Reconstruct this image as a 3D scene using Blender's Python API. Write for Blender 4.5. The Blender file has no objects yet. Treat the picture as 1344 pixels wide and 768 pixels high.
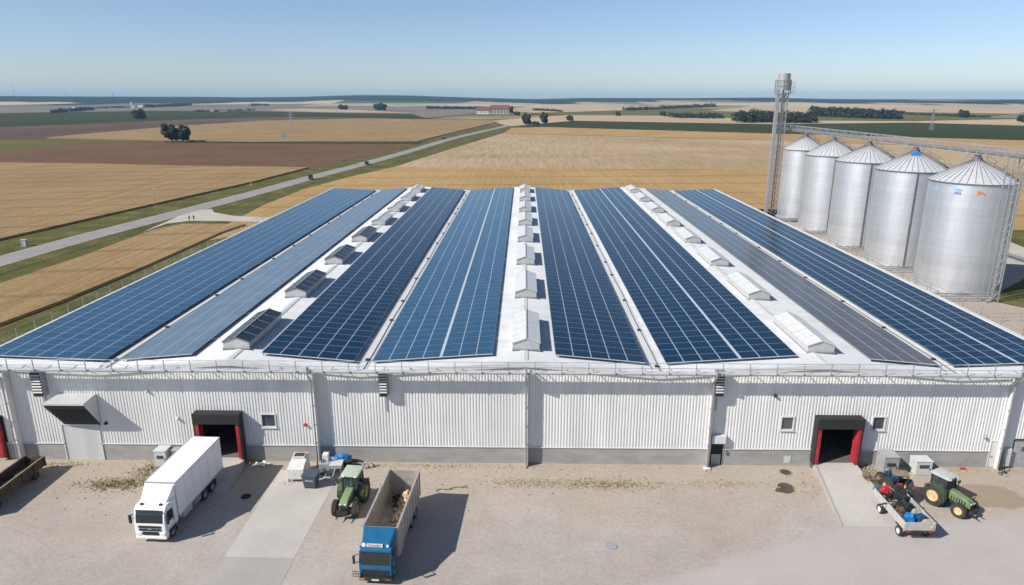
import bpy, bmesh, math, random
from mathutils import Vector, Matrix, noise
random.seed(7)
S = bpy.context.scene
COL = S.collection
R = math.radians
pi = math.pi

# ------------------------------------------------------------------ camera
CAMH = 32.0
FPX = 896.0
PITCH = math.atan(256 / 896.0)
YAW = math.atan(16 / 931.8)

def G(px, py, z=0.0):
    """photo pixel (1344x768) -> world point on the plane at height z"""
    cx = (px - 672) / FPX; cy = -(py - 384) / FPX
    fy = math.cos(PITCH) + cy * math.sin(PITCH)
    zz = -math.sin(PITCH) + cy * math.cos(PITCH)
    X = cx * math.cos(YAW) - fy * math.sin(YAW)
    Y = cx * math.sin(YAW) + fy * math.cos(YAW)
    t = (z - CAMH) / zz
    return Vector((X * t, Y * t, z))

def WL(px, py, y):
    cx = (px - 672) / FPX; cy = -(py - 384) / FPX
    fy = math.cos(PITCH) + cy * math.sin(PITCH)
    zz = -math.sin(PITCH) + cy * math.cos(PITCH)
    X = cx * math.cos(YAW) - fy * math.sin(YAW)
    Y = cx * math.sin(YAW) + fy * math.cos(YAW)
    t = y / Y
    return X * t, CAMH + zz * t

cam = bpy.data.cameras.new('camera')
cam.sensor_width = 36; cam.lens = 24; cam.clip_start = 0.5; cam.clip_end = 60000
co = bpy.data.objects.new('camera', cam); COL.objects.link(co)
co.location = (0, 0, CAMH)
co.rotation_euler = (pi / 2 - PITCH, 0, YAW)
S.camera = co

# ------------------------------------------------------------------ world / sun
LIGHT = Vector((1.1, 0.57, -1.0)).normalized()       # direction the light travels
ELEV = math.asin(-LIGHT.z)
AZ = math.atan2(-LIGHT.x, -LIGHT.y)                   # azimuth of the sun, clockwise from +Y
w = bpy.data.worlds.new('World'); S.world = w; w.use_nodes = True
nt = w.node_tree
sky = nt.nodes.new('ShaderNodeTexSky'); sky.sky_type = 'NISHITA'; sky.sun_disc = False
sky.sun_elevation = ELEV; sky.sun_rotation = AZ
sky.air_density = 1.0; sky.dust_density = 0.35; sky.ozone_density = 2.0; sky.altitude = 200
bg = nt.nodes['Background']; bg.inputs[1].default_value = 0.078
tcw = nt.nodes.new('ShaderNodeTexCoord'); sxw = nt.nodes.new('ShaderNodeSeparateXYZ'); nt.links.new(tcw.outputs['Generated'], sxw.inputs[0])
rpw = nt.nodes.new('ShaderNodeValToRGB'); ew = rpw.color_ramp.elements
ew[0].position = 0.0; ew[0].color = (.90, 1.0, 1.28, 1); ew[1].position = .22; ew[1].color = (.98, .98, 1.05, 1)
q_ = ew.new(.07); q_.color = (.9, .98, 1.22, 1)
nt.links.new(sxw.outputs[2], rpw.inputs[0])
mxw = nt.nodes.new('ShaderNodeMix'); mxw.data_type = 'RGBA'; mxw.blend_type = 'MULTIPLY'; mxw.inputs[0].default_value = 1
nt.links.new(sky.outputs[0], mxw.inputs[6]); nt.links.new(rpw.outputs[0], mxw.inputs[7]); nt.links.new(mxw.outputs[2], bg.inputs[0])
sd = bpy.data.lights.new('sun', 'SUN'); sd.energy = 4.6; sd.angle = R(0.53); sd.color = (1, .95, .87)
so = bpy.data.objects.new('sun', sd); COL.objects.link(so)
so.rotation_euler = LIGHT.to_track_quat('-Z', 'Y').to_euler()
so.location = (-100, -60, 120)
vs = S.view_settings
vs.view_transform = 'Standard'; vs.look = 'None'; vs.exposure = 0.43; vs.gamma = 1; vs.use_curve_mapping = False
S.cycles.volume_bounces = 0
S.cycles.volume_max_steps = 64

# ------------------------------------------------------------------ materials
def mat(name, col, rough=.7, metal=0., var=.15, scale=2., bump=0., spec=.5, detail=5., stretch=(1, 1, 1), col2=None, world=False, contrast=None):
    m = bpy.data.materials.new(name); m.use_nodes = True
    n = m.node_tree; b = n.nodes['Principled BSDF']
    b.inputs['Roughness'].default_value = rough
    b.inputs['Metallic'].default_value = metal
    b.inputs['Specular IOR Level'].default_value = spec
    if world:
        tc = n.nodes.new('ShaderNodeNewGeometry'); src = tc.outputs['Position']
    else:
        tc = n.nodes.new('ShaderNodeTexCoord'); src = tc.outputs['Object']
    mp = n.nodes.new('ShaderNodeMapping'); mp.inputs['Scale'].default_value = stretch
    n.links.new(src, mp.inputs[0])
    no = n.nodes.new('ShaderNodeTexNoise'); no.inputs['Scale'].default_value = scale; no.inputs['Detail'].default_value = detail
    n.links.new(mp.outputs[0], no.inputs['Vector'])
    rp = n.nodes.new('ShaderNodeValToRGB')
    c0 = [c * (1 - var) for c in col]; c1 = [min(1, c * (1 + var)) for c in (col2 or col)]
    lo, hi = contrast or (.3, .7)
    rp.color_ramp.elements[0].position = lo; rp.color_ramp.elements[1].position = hi
    rp.color_ramp.elements[0].color = (*c0, 1); rp.color_ramp.elements[1].color = (*c1, 1)
    n.links.new(no.outputs[0], rp.inputs[0]); n.links.new(rp.outputs[0], b.inputs['Base Color'])
    if bump:
        bp = n.nodes.new('ShaderNodeBump'); bp.inputs['Strength'].default_value = bump; bp.inputs['Distance'].default_value = .05
        n.links.new(no.outputs[0], bp.inputs['Height']); n.links.new(bp.outputs[0], b.inputs['Normal'])
    return m

class NT:
    """small node-building helper"""
    def __init__(s, name, rough=.8, metal=0, spec=.3):
        s.m = bpy.data.materials.new(name); s.m.use_nodes = True; s.n = s.m.node_tree
        s.b = s.n.nodes['Principled BSDF']; s.b.inputs['Roughness'].default_value = rough
        s.b.inputs['Metallic'].default_value = metal; s.b.inputs['Specular IOR Level'].default_value = spec
        s.pos = s.n.nodes.new('ShaderNodeNewGeometry').outputs['Position']
    def L(s, a, b): s.n.links.new(a, b)
    def mapping(s, src=None, rot=0, scale=(1, 1, 1)):
        q = s.n.nodes.new('ShaderNodeMapping'); q.inputs['Rotation'].default_value = (0, 0, rot); q.inputs['Scale'].default_value = scale
        s.L(src or s.pos, q.inputs[0]); return q.outputs[0]
    def noise(s, vec, scale, detail=4, rough=.55, dist=0):
        q = s.n.nodes.new('ShaderNodeTexNoise'); q.inputs['Scale'].default_value = scale; q.inputs['Detail'].default_value = detail
        q.inputs['Roughness'].default_value = rough; q.inputs['Distortion'].default_value = dist
        s.L(vec, q.inputs['Vector']); return q.outputs[0]
    def wave(s, vec, scale, dist=0, dscale=1, axis='X', detail=2):
        q = s.n.nodes.new('ShaderNodeTexWave'); q.inputs['Scale'].default_value = scale; q.inputs['Distortion'].default_value = dist
        q.inputs['Detail Scale'].default_value = dscale; q.bands_direction = axis; q.inputs['Detail'].default_value = detail
        s.L(vec, q.inputs['Vector']); return q.outputs[1]
    def ramp(s, f, stops):
        q = s.n.nodes.new('ShaderNodeValToRGB'); e = q.color_ramp.elements
        while len(e) < len(stops): e.new(.5)
        for k, (p, c) in enumerate(stops):
            e[k].position = p; e[k].color = (*c, 1) if len(c) == 3 else c
        s.L(f, q.inputs[0]); return q.outputs[0]
    def mix(s, f, a, b, mode='MIX'):
        q = s.n.nodes.new('ShaderNodeMix'); q.data_type = 'RGBA'; q.blend_type = mode
        for v, i in ((f, 0), (a, 6), (b, 7)):
            if isinstance(v, (int, float)): q.inputs[i].default_value = v
            elif isinstance(v, tuple): q.inputs[i].default_value = (*v, 1)
            else: s.L(v, q.inputs[i])
        return q.outputs[2]
    def math(s, op, a, b=0.):
        q = s.n.nodes.new('ShaderNodeMath'); q.operation = op
        for v, i in ((a, 0), (b, 1)):
            if isinstance(v, (int, float)): q.inputs[i].default_value = v
            else: s.L(v, q.inputs[i])
        return q.outputs[0]
    def color(s, c): s.L(c, s.b.inputs['Base Color'])
    def bump(s, h, strength=.5, dist=.1):
        q = s.n.nodes.new('ShaderNodeBump'); q.inputs['Strength'].default_value = strength; q.inputs['Distance'].default_value = dist
        s.L(h, q.inputs['Height']); s.L(q.outputs[0], s.b.inputs['Normal'])

def field_mat(name, ca, cb, rot=0., line=1.0, lines=.35, patch=.02, fine=1.2, tram=0.0):
    t = NT(name, rough=.95, spec=.1)
    big = t.noise(t.pos, patch, 5, .6, .6)
    v = t.mapping(rot=rot, scale=(1, .03, 1))
    st = t.noise(v, line, 3, .6)
    fn = t.noise(t.pos, fine, 3, .7)
    c = t.mix(t.ramp(big, [(.35, (0, 0, 0)), (.65, (1, 1, 1))]), ca, cb)
    k = t.ramp(st, [(.3, (1 - lines,) * 3), (.7, (1 + lines * .35,) * 3)])
    c = t.mix(1.0, c, k, 'MULTIPLY')
    k2 = t.ramp(fn, [(.3, (.8,) * 3), (.7, (1.1,) * 3)])
    c = t.mix(1.0, c, k2, 'MULTIPLY')
    if tram:
        wv = t.wave(t.mapping(rot=rot), tram, 1.2, .04)
        k3 = t.ramp(wv, [(0, (.72,) * 3), (.08, (1,) * 3)])
        c = t.mix(.8, c, k3, 'MULTIPLY')
    t.color(c)
    t.bump(fn, .6, .25)
    return t.m

M = {}
M['wheat'] = field_mat('ripe_wheat', (.29, .195, .095), (.345, .235, .115), rot=1.35, lines=.25, tram=.018)
M['wheat_gold'] = field_mat('golden_wheat', (.385, .25, .105), (.45, .30, .135), rot=1.5, lines=.2, tram=.012)
M['stubble'] = field_mat('pale_stubble', (.37, .26, .145), (.49, .37, .235), rot=.06, line=.9, lines=.34, patch=.006, tram=0)
M['brown_field'] = field_mat('ploughed_soil', (.135, .078, .042), (.165, .098, .055), rot=1.4, lines=.18)
M['dark_brown_field'] = field_mat('dark_soil', (.085, .052, .036), (.15, .10, .075), rot=1.4, lines=.2, patch=.006)
M['green_field'] = field_mat('green_crop', (.036, .046, .013), (.05, .060, .02), rot=1.5, lines=.25, patch=.006)
M['olive_field'] = field_mat('olive_crop', (.11, .11, .03), (.15, .13, .04), rot=1.4, lines=.2)
M['grey_field'] = field_mat('grey_fallow', (.17, .15, .115), (.24, .20, .15), rot=1.5, lines=.2, patch=.004)
M['tan_field'] = field_mat('far_tan_field', (.40, .30, .18), (.50, .39, .25), rot=1.5, lines=.15, patch=.003)
t = NT('verge_grass', rough=.95, spec=.1)
a = t.noise(t.pos, .12, 6, .65); b_ = t.noise(t.pos, 1.6, 4, .7)
c = t.ramp(a, [(.3, (.065, .075, .02)), (.5, (.115, .11, .035)), (.7, (.20, .165, .07))])
c = t.mix(1.0, c, t.ramp(b_, [(.3, (.62,) * 3), (.7, (1.15,) * 3)]), 'MULTIPLY'); t.color(c); t.bump(b_, .8, .3)
M['verge'] = t.m
t = NT('base_ground', rough=.95, spec=.1)
a = t.noise(t.pos, .004, 5, .6); c = t.ramp(a, [(.38, (.12, .12, .045)), (.5, (.22, .18, .09)), (.62, (.34, .26, .15))]); t.color(c)
M['ground'] = t.m
# far rolling land: patchwork of fields, woods on the crests
t = NT('far_land', rough=.95, spec=.05)
vo = t.n.nodes.new('ShaderNodeTexVoronoi'); vo.inputs['Scale'].default_value = .0016
wv = t.mapping(rot=.35, scale=(1, .55, 0)); t.L(wv, vo.inputs['Vector'])
sep = t.n.nodes.new('ShaderNodeSeparateColor'); t.L(vo.outputs['Color'], sep.inputs[0])
c = t.ramp(sep.outputs[0], [(0, (.38, .29, .18)), (.3, (.16, .14, .10)), (.5, (.07, .095, .04)), (.72, (.45, .36, .23))])
t.n.nodes[-1].color_ramp.interpolation = 'CONSTANT' if hasattr(t.n.nodes[-1], 'color_ramp') else None
fr = t.noise(t.mapping(scale=(1, .35, 0)), .0011, 6, .6)
sx = t.n.nodes.new('ShaderNodeSeparateXYZ'); t.L(t.pos, sx.inputs[0])
hz = t.math('MULTIPLY', sx.outputs[2], .012)
fo = t.math('ADD', fr, hz)
fm = t.ramp(fo, [(.56, (0, 0, 0)), (.585, (1, 1, 1))])
t.color(t.mix(fm, c, (.012, .026, .014)))
M['far'] = t.m
# gravel yard
t = NT('yard_gravel', rough=.95, spec=.15)
a = t.noise(t.pos, .06, 7, .62, .3); b_ = t.noise(t.pos, 3.2, 6, .8); b2 = t.noise(t.pos, 11., 3, .8); d = t.noise(t.pos, .45, 5, .65, .4)
c = t.ramp(a, [(.3, (.345, .295, .245)), (.5, (.395, .35, .31)), (.7, (.44, .40, .36))])
c = t.mix(1., c, t.ramp(b_, [(.3, (.80,) * 3), (.5, (.98,) * 3), (.7, (1.1,) * 3)]), 'MULTIPLY')
c = t.mix(1., c, t.ramp(b2, [(.3, (.8,) * 3), (.5, (1.,) * 3), (.7, (1.12,) * 3)]), 'MULTIPLY')
c = t.mix(1., c, t.ramp(d, [(.3, (.90,) * 3), (.7, (1.05,) * 3)]), 'MULTIPLY')
# faint tyre tracks: arcs around turning centres, broken up by noise
def arcs(cx, cy, r0, r1, per):
    mv = t.n.nodes.new('ShaderNodeVectorMath'); mv.operation = 'SUBTRACT'; mv.inputs[1].default_value = (cx, cy, 0); t.L(t.pos, mv.inputs[0])
    ln = t.n.nodes.new('ShaderNodeVectorMath'); ln.operation = 'LENGTH'; t.L(mv.outputs[0], ln.inputs[0])
    wob = t.math('ADD', ln.outputs['Value'], t.math('MULTIPLY', t.noise(t.pos, .12, 3, .5), 2.4))
    st = t.ramp(t.math('FRACT', t.math('MULTIPLY', wob, 1 / per)), [(0, (0, 0, 0)), (.10, (1, 1, 1)), (.2, (0, 0, 0)), (1, (0, 0, 0))])
    msk = t.ramp(t.math('DIVIDE', ln.outputs['Value'], r1 * 1.15), [(max(0, r0 / r1 * .8), (0, 0, 0)), (r0 / r1, (1, 1, 1)), (.8, (1, 1, 1)), (1, (0, 0, 0))])
    br = t.ramp(t.noise(t.pos, .35, 4, .6), [(.42, (0, 0, 0)), (.6, (1, 1, 1))])
    return t.math('MULTIPLY', t.math('MULTIPLY', st, msk), br)
for (cx, cy, r0, r1, per) in ((-44, 30, 5, 17, .8), (18, 48, 1.5, 9, .6), (46, 14, 18, 30, 1.3), (-4, 24, 6, 15, .95)):
    c = t.mix(t.math('MULTIPLY', arcs(cx, cy, r0, r1, per), .42), c, (.26, .22, .185))
sx = t.n.nodes.new('ShaderNodeSeparateXYZ'); t.L(t.pos, sx.inputs[0])
# smooth driven lane at lower right (its own compacted fine surface), with a soft wandering edge
la, lb = G(840, 768), G(1100, 691); sl = (lb.y - la.y) / (lb.x - la.x)
y1_ = t.math('ADD', t.math('MULTIPLY', t.math('SUBTRACT', sx.outputs[0], la.x), sl), la.y)
y2_ = t.math('ADD', t.math('MULTIPLY', t.math('SUBTRACT', sx.outputs[0], lb.x), .10), lb.y + .2)
dd = t.math('SUBTRACT', t.math('MINIMUM', y1_, y2_), sx.outputs[1])
dd = t.math('ADD', dd, t.math('MULTIPLY', t.math('SUBTRACT', t.noise(t.pos, .5, 6, .6), .5), 2.2))
lm = t.ramp(t.math('ADD', t.math('MULTIPLY', dd, .4), .5), [(.35, (0, 0, 0)), (.75, (1, 1, 1))])
lc = t.mix(1., t.ramp(t.noise(t.pos, .18, 6, .6), [(.3, (.385, .352, .325)), (.7, (.43, .395, .37))]), t.ramp(b_, [(.3, (.93,) * 3), (.7, (1.03,) * 3)]), 'MULTIPLY')
# damp earth beside the right tractor
wc = G(1297, 651)
wx = t.math('DIVIDE', t.math('SUBTRACT', sx.outputs[0], wc.x), 3.1); wy = t.math('DIVIDE', t.math('SUBTRACT', sx.outputs[1], wc.y), 1.9)
wd_ = t.math('ADD', t.math('ADD', t.math('MULTIPLY', wx, wx), t.math('MULTIPLY', wy, wy)), t.math('MULTIPLY', t.math('SUBTRACT', t.noise(t.pos, .6, 5, .6), .5), 1.1))
wm = t.ramp(wd_, [(.8, (1, 1, 1)), (1.0, (0, 0, 0))])
# brownish earth near the wall
e = t.math('ADD', t.math('MULTIPLY', sx.outputs[1], .055), t.math('MULTIPLY', t.noise(t.pos, .12, 5, .6), 1.6))
em = t.ramp(t.math('SUBTRACT', e, 2.75), [(.55, (0, 0, 0)), (1., (1, 1, 1))])
c = t.mix(t.math('MULTIPLY', em, .5), c, t.mix(1., (.375, .30, .225), t.ramp(b_, [(.3, (.7,) * 3), (.7, (1.2,) * 3)]), 'MULTIPLY'))
c = t.mix(lm, c, lc)
c = t.mix(t.math('MULTIPLY', wm, .8), c, (.265, .205, .14))
t.color(c); t.bump(b_, .6, .05)
M['gravel'] = t.m
def slab_mat(name, c0, c1, sc=.25):
    t = NT(name, rough=.9, spec=.2)
    a = t.noise(t.pos, sc, 7, .65, .4); b_ = t.noise(t.pos, 6, 4, .7)
    c = t.ramp(a, [(.3, c0), (.7, c1)])
    c = t.mix(1., c, t.ramp(b_, [(.3, (.9,) * 3), (.7, (1.06,) * 3)]), 'MULTIPLY'); t.color(c); t.bump(b_, .25, .02); return t.m
M['concrete'] = slab_mat('concrete_slab', (.405, .378, .348), (.485, .455, .42))
M['concrete_old'] = slab_mat('old_concrete', (.33, .31, .285), (.385, .365, .34))
M['lane'] = slab_mat('worn_lane', (.43, .395, .36), (.49, .45, .415), .1)
M['asphalt'] = slab_mat('road_asphalt', (.24, .225, .215), (.30, .285, .27), .15)
M['track'] = slab_mat('pale_track', (.40, .36, .30), (.48, .44, .38), .2)
M['wet'] = slab_mat('damp_earth', (.20, .145, .09), (.26, .19, .12), .4)
M['path_dark'] = slab_mat('oil_stain', (.05, .045, .035), (.12, .1, .08), 1.2)
# building
def metal_sheet(name, col, rough=.45, dirt=.12, seam=0):
    t = NT(name, rough=rough, spec=.4)
    a = t.noise(t.mapping(scale=(1, 1, .15)), 1.1, 6, .6); b_ = t.noise(t.pos, .25, 4, .5)
    c = t.mix(1., tuple(col), t.ramp(a, [(.3, (1 - dirt,) * 3), (.65, (1, 1, 1))]), 'MULTIPLY')
    c = t.mix(1., c, t.ramp(b_, [(.3, (.94, .93, .91)), (.7, (1, 1, 1))]), 'MULTIPLY')
    sp = t.n.nodes.new('ShaderNodeSeparateXYZ'); t.L(t.pos, sp.inputs[0])
    wn = t.n.nodes.new('ShaderNodeTexWhiteNoise'); wn.noise_dimensions = '1D'
    t.L(t.math('FLOOR', t.math('MULTIPLY', sp.outputs[seam], 1 / 1.08)), wn.inputs['W'])
    c = t.mix(1., c, t.ramp(wn.outputs[0], [(0, (.94, .945, .95)), (1, (1.03, 1.03, 1.02))]), 'MULTIPLY')
    stn = t.noise(t.mapping(scale=(2.2, .35 if seam else 1, .12)), 1.3, 5, .7)
    c = t.mix(t.ramp(stn, [(.56, (0, 0, 0)), (.78, (.45,) * 3)]), c, (.42, .39, .34))
    t.color(c); return t.m
M['wall'] = metal_sheet('white_cladding', (.725, .725, .72))
M['roof'] = metal_sheet('white_roof_sheet', (.62, .635, .65), .45, .10, 1)
M['trim'] = metal_sheet('white_trim', (.64, .645, .645), .4, .08)
M['plinth'] = None
t = NT('concrete_plinth', rough=.9, spec=.2)
a = t.noise(t.mapping(scale=(1, 1, 3)), .5, 6, .65)
bz = t.n.nodes.new('ShaderNodeSeparateXYZ'); t.L(t.pos, bz.inputs[0])
c = t.ramp(a, [(.3, (.27, .26, .245)), (.7, (.37, .36, .345))])
jt = t.math('FRACT', t.math('MULTIPLY', bz.outputs[2], 2.6))
c = t.mix(1., c, t.ramp(jt, [(0, (.82,) * 3), (.07, (1,) * 3)]), 'MULTIPLY'); t.color(c)
M['plinth'] = t.m
M['grey_metal'] = mat('galvanised_steel', (.36, .37, .38), .45, .6, .12, 3)
M['rail'] = mat('rail_steel', (.33, .34, .35), .5, .4, .15, 3)
M['dark_metal'] = mat('dark_steel', (.035, .037, .04), .5, .3, .3, 3)
M['black'] = mat('black_rubber', (.018, .018, .018), .85, 0, .3, 6)
M['tyre'] = mat('dusty_tyre', (.035, .032, .028), .9, 0, .5, 5, bump=.3)
M['red_pad'] = mat('red_dock_pad', (.33, .02, .03), .6, 0, .25, 2)
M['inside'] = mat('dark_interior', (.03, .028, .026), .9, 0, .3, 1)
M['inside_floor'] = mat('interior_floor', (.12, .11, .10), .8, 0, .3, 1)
M['glass'] = mat('window_glass', (.07, .085, .095), .12, 0, .3, 1, spec=.8)
M['cab_glass'] = mat('cab_glass', (.012, .018, .022), .08, 0, .3, 2, spec=.9)
M['white_paint'] = mat('white_truck_paint', (.78, .79, .80), .3, 0, .03, 1.5)
M['trailer_white'] = mat('white_box_panel', (.77, .78, .80), .4, 0, .04, .8)
M['cab_tint_dark'] = mat('smoked_visor', (.03, .035, .04), .2, 0, .1, 2)
M['blue_paint'] = mat('blue_truck_paint', (.010, .105, .215), .3, 0, .15, 1.2)
M['blue_dark'] = mat('blue_side_paint', (.01, .07, .16), .35, 0, .2, 2)
M['alu'] = mat('weathered_aluminium', (.46, .43, .38), .5, .35, .18, 2.5)
M['alu_light'] = mat('aluminium_boards', (.50, .50, .49), .5, .3, .12, 2.5)
M['bed_floor'] = mat('dusty_bed_floor', (.42, .35, .27), .8, 0, .3, 1.5)
M['white_plastic'] = mat('off_white_plastic', (.62, .61, .58), .55, 0, .12, 2)
M['grey_box'] = mat('grey_cabinet_paint', (.34, .35, .35), .5, .1, .12, 2)
M['cab_grey'] = mat('pale_grey_paint', (.5, .51, .5), .5, 0, .1, 2)
M['bin_blue'] = mat('slate_blue_plastic', (.05, .075, .10), .5, 0, .2, 2)
M['tarp'] = mat('blue_tarpaulin', (.01, .16, .42), .5, 0, .3, 4)
M['tower_steel'] = mat('tower_steel', (.38, .39, .40), .5, .4, .15, 2)
M['red'] = mat('red_plastic', (.42, .02, .02), .4, 0, .2, 2)
M['orange'] = mat('orange_paint', (.65, .22, .04), .5, 0, .1, 2)
M['tr_green'] = mat('faded_green_paint', (.075, .11, .05), .4, 0, .25, 3)
M['tr_green_light'] = mat('light_green_paint', (.15, .21, .10), .4, 0, .22, 3)
M['tr_green_dark'] = mat('dark_green_paint', (.03, .052, .022), .5, 0, .3, 3)
M['tr_bonnet'] = mat('worn_green_bonnet', (.19, .26, .14), .45, 0, .15, 3)
M['tr_roof'] = mat('pale_green_cab_roof', (.40, .47, .37), .5, 0, .1, 3)
M['tr_roof_grey'] = mat('dusty_cab_roof', (.42, .43, .41), .5, 0, .1, 3)
M['rim'] = mat('cream_yellow_rim', (.52, .40, .22), .5, 0, .15, 3)
M['rim_y'] = mat('yellow_rim', (.34, .26, .06), .5, 0, .15, 3)
M['rust'] = mat('rusty_brown_steel', (.085, .058, .038), .8, .1, .4, 3)
M['soil'] = mat('dark_soil_load', (.05, .035, .022), .95, 0, .5, 3, bump=.8)
M['wood'] = mat('weathered_wood', (.22, .17, .11), .9, 0, .3, 3)
M['crop'] = mat('root_crop', (.56, .41, .235), .8, 0, .35, 4)
M['stone'] = mat('grey_rubble', (.25, .22, .19), .95, 0, .4, 4, bump=.5)
M['straw'] = mat('straw', (.42, .30, .13), .95, 0, .3, 8)
M['lamp_lens'] = mat('lamp_lens', (.75, .75, .72), .15, 0, .05, 4)
M['red_lens'] = mat('red_tail_lens', (.5, .03, .02), .25, 0, .1, 4)
M['plate'] = mat('number_plate', (.6, .6, .55), .5, 0, .1, 4)
# solar glass; per-array tints hold the sky reflection of each slope
def pv(name, col, rough, sky_sheen, ior=1.3):
    t = NT(name, rough=rough, spec=.55)
    a = t.noise(t.pos, .06, 4, .6)
    t.b.inputs['IOR'].default_value = ior
    c = t.mix(t.math('MULTIPLY', a, sky_sheen), tuple(col), (.30, .28, .26))  # blends a pale sky sheen into the base colour
    cell = t.n.nodes.new('ShaderNodeTexWhiteNoise'); cell.noise_dimensions = '2D'
    sn = t.n.nodes.new('ShaderNodeVectorMath'); sn.operation = 'SNAP'; sn.inputs[1].default_value = (1.62, 1.6, 1)
    t.L(t.pos, sn.inputs[0]); t.L(sn.outputs[0], cell.inputs['Vector'])
    c = t.mix(1., c, t.ramp(cell.outputs[0], [(0, (.9,) * 3), (1, (1.1,) * 3)]), 'MULTIPLY')
    t.color(c); return t.m
M['pv_navy'] = pv('solar_glass_navy', (.002, .022, .050), .13, .006)
M['pv_blue'] = pv('solar_glass_blue', (.018, .072, .14), .16, .03, 1.42)
M['pv_pale'] = pv('solar_glass_pale', (.105, .16, .215), .28, .12, 1.5)  # paler base stands in for the sky this slope mirrors
M['pv_grey'] = pv('solar_glass_sheen_grey', (.068, .056, .048), .2, .10, 1.5)  # grey brown base paints in the reflection on this slope
M['pv_frame'] = mat('panel_frame', (.24, .32, .40), .5, .3, .08, 1)
M['pv_rail'] = mat('aluminium_mounting', (.56, .60, .64), .5, .3, .06, 1)
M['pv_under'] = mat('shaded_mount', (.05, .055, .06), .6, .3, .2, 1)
M['sky_pane'] = mat('skylight_polycarbonate', (.60, .60, .585), .3, 0, .07, 2, spec=.5)
M['sky_dark'] = mat('skylight_dark_reflection', (.02, .028, .038), .15, 0, .3, 1.2, spec=.7)  # darker copy of the glazing; the reflection difference is put into its colour
M['sky_frame'] = mat('skylight_frame', (.50, .50, .49), .4, .2, .08, 2)
# silo steel
t = NT('silo_steel', rough=.46, metal=.72, spec=.5)
ob = t.n.nodes.new('ShaderNodeTexCoord').outputs['Object']
sz = t.n.nodes.new('ShaderNodeSeparateXYZ'); t.L(ob, sz.inputs[0])
a = t.noise(t.mapping(src=ob, scale=(1, 1, .12)), 1.4, 6, .65)
ring = t.math('FRACT', t.math('MULTIPLY', sz.outputs[2], 1 / 1.12))
fl = t.n.nodes.new('ShaderNodeTexWhiteNoise'); fl.noise_dimensions = '1D'
t.L(t.math('FLOOR', t.math('MULTIPLY', sz.outputs[2], 1 / 1.12)), fl.inputs['W'])
c = t.ramp(a, [(.25, (.55, .57, .60)), (.75, (.68, .70, .72))])
c = t.mix(1., c, t.ramp(fl.outputs[0], [(0, (.95,) * 3), (1, (1.03,) * 3)]), 'MULTIPLY')
c = t.mix(1., c, t.ramp(ring, [(0, (.66,) * 3), (.045, (1,) * 3)]), 'MULTIPLY'); t.color(c)
cor = t.wave(t.mapping(src=ob), 3.0, 0, 1, 'Z', 0)
t.bump(cor, .22, .03)
M['silo'] = t.m
M['silo_roof'] = mat('silo_roof_sheet', (.62, .63, .64), .42, .3, .1, 1.5)
M['seam'] = mat('roof_seam', (.22, .23, .24), .5, .5, .2, 2)
M['leaf'] = mat('dark_foliage', (.009, .016, .006), .75, 0, .4, .5, col2=(.022, .034, .010))
M['leaf2'] = mat('mid_foliage', (.015, .025, .008), .75, 0, .4, .5, col2=(.034, .048, .014))
M['bark'] = mat('bark', (.08, .06, .045), .9, 0, .3, 3)
M['tuft'] = mat('dry_weeds', (.19, .175, .06), .9, 0, .3, 2, col2=(.34, .28, .13))
M['roof_red'] = mat('red_roof_tiles', (.15, .062, .045), .8, 0, .25, .4)
M['render_white'] = mat('white_render', (.70, .68, .63), .8, 0, .08, .4)
M['render_tan'] = mat('tan_render', (.45, .38, .30), .8, 0, .1, .4)
M['roof_grey'] = mat('grey_roof', (.22, .21, .20), .8, 0, .15, .4)
M['car_dark'] = mat('dark_car_paint', (.02, .026, .035), .25, 0, .1, 1, spec=.8)
M['skin'] = mat('skin', (.45, .28, .2), .6, 0, .1, 4)
M['cloth_dark'] = mat('dark_cloth', (.03, .035, .05), .9, 0, .2, 6)
M['cloth_grey'] = mat('grey_cloth', (.12, .12, .13), .9, 0, .2, 6)
M['hair'] = mat('dark_hair', (.02, .015, .01), .8, 0, .2, 6)

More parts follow.
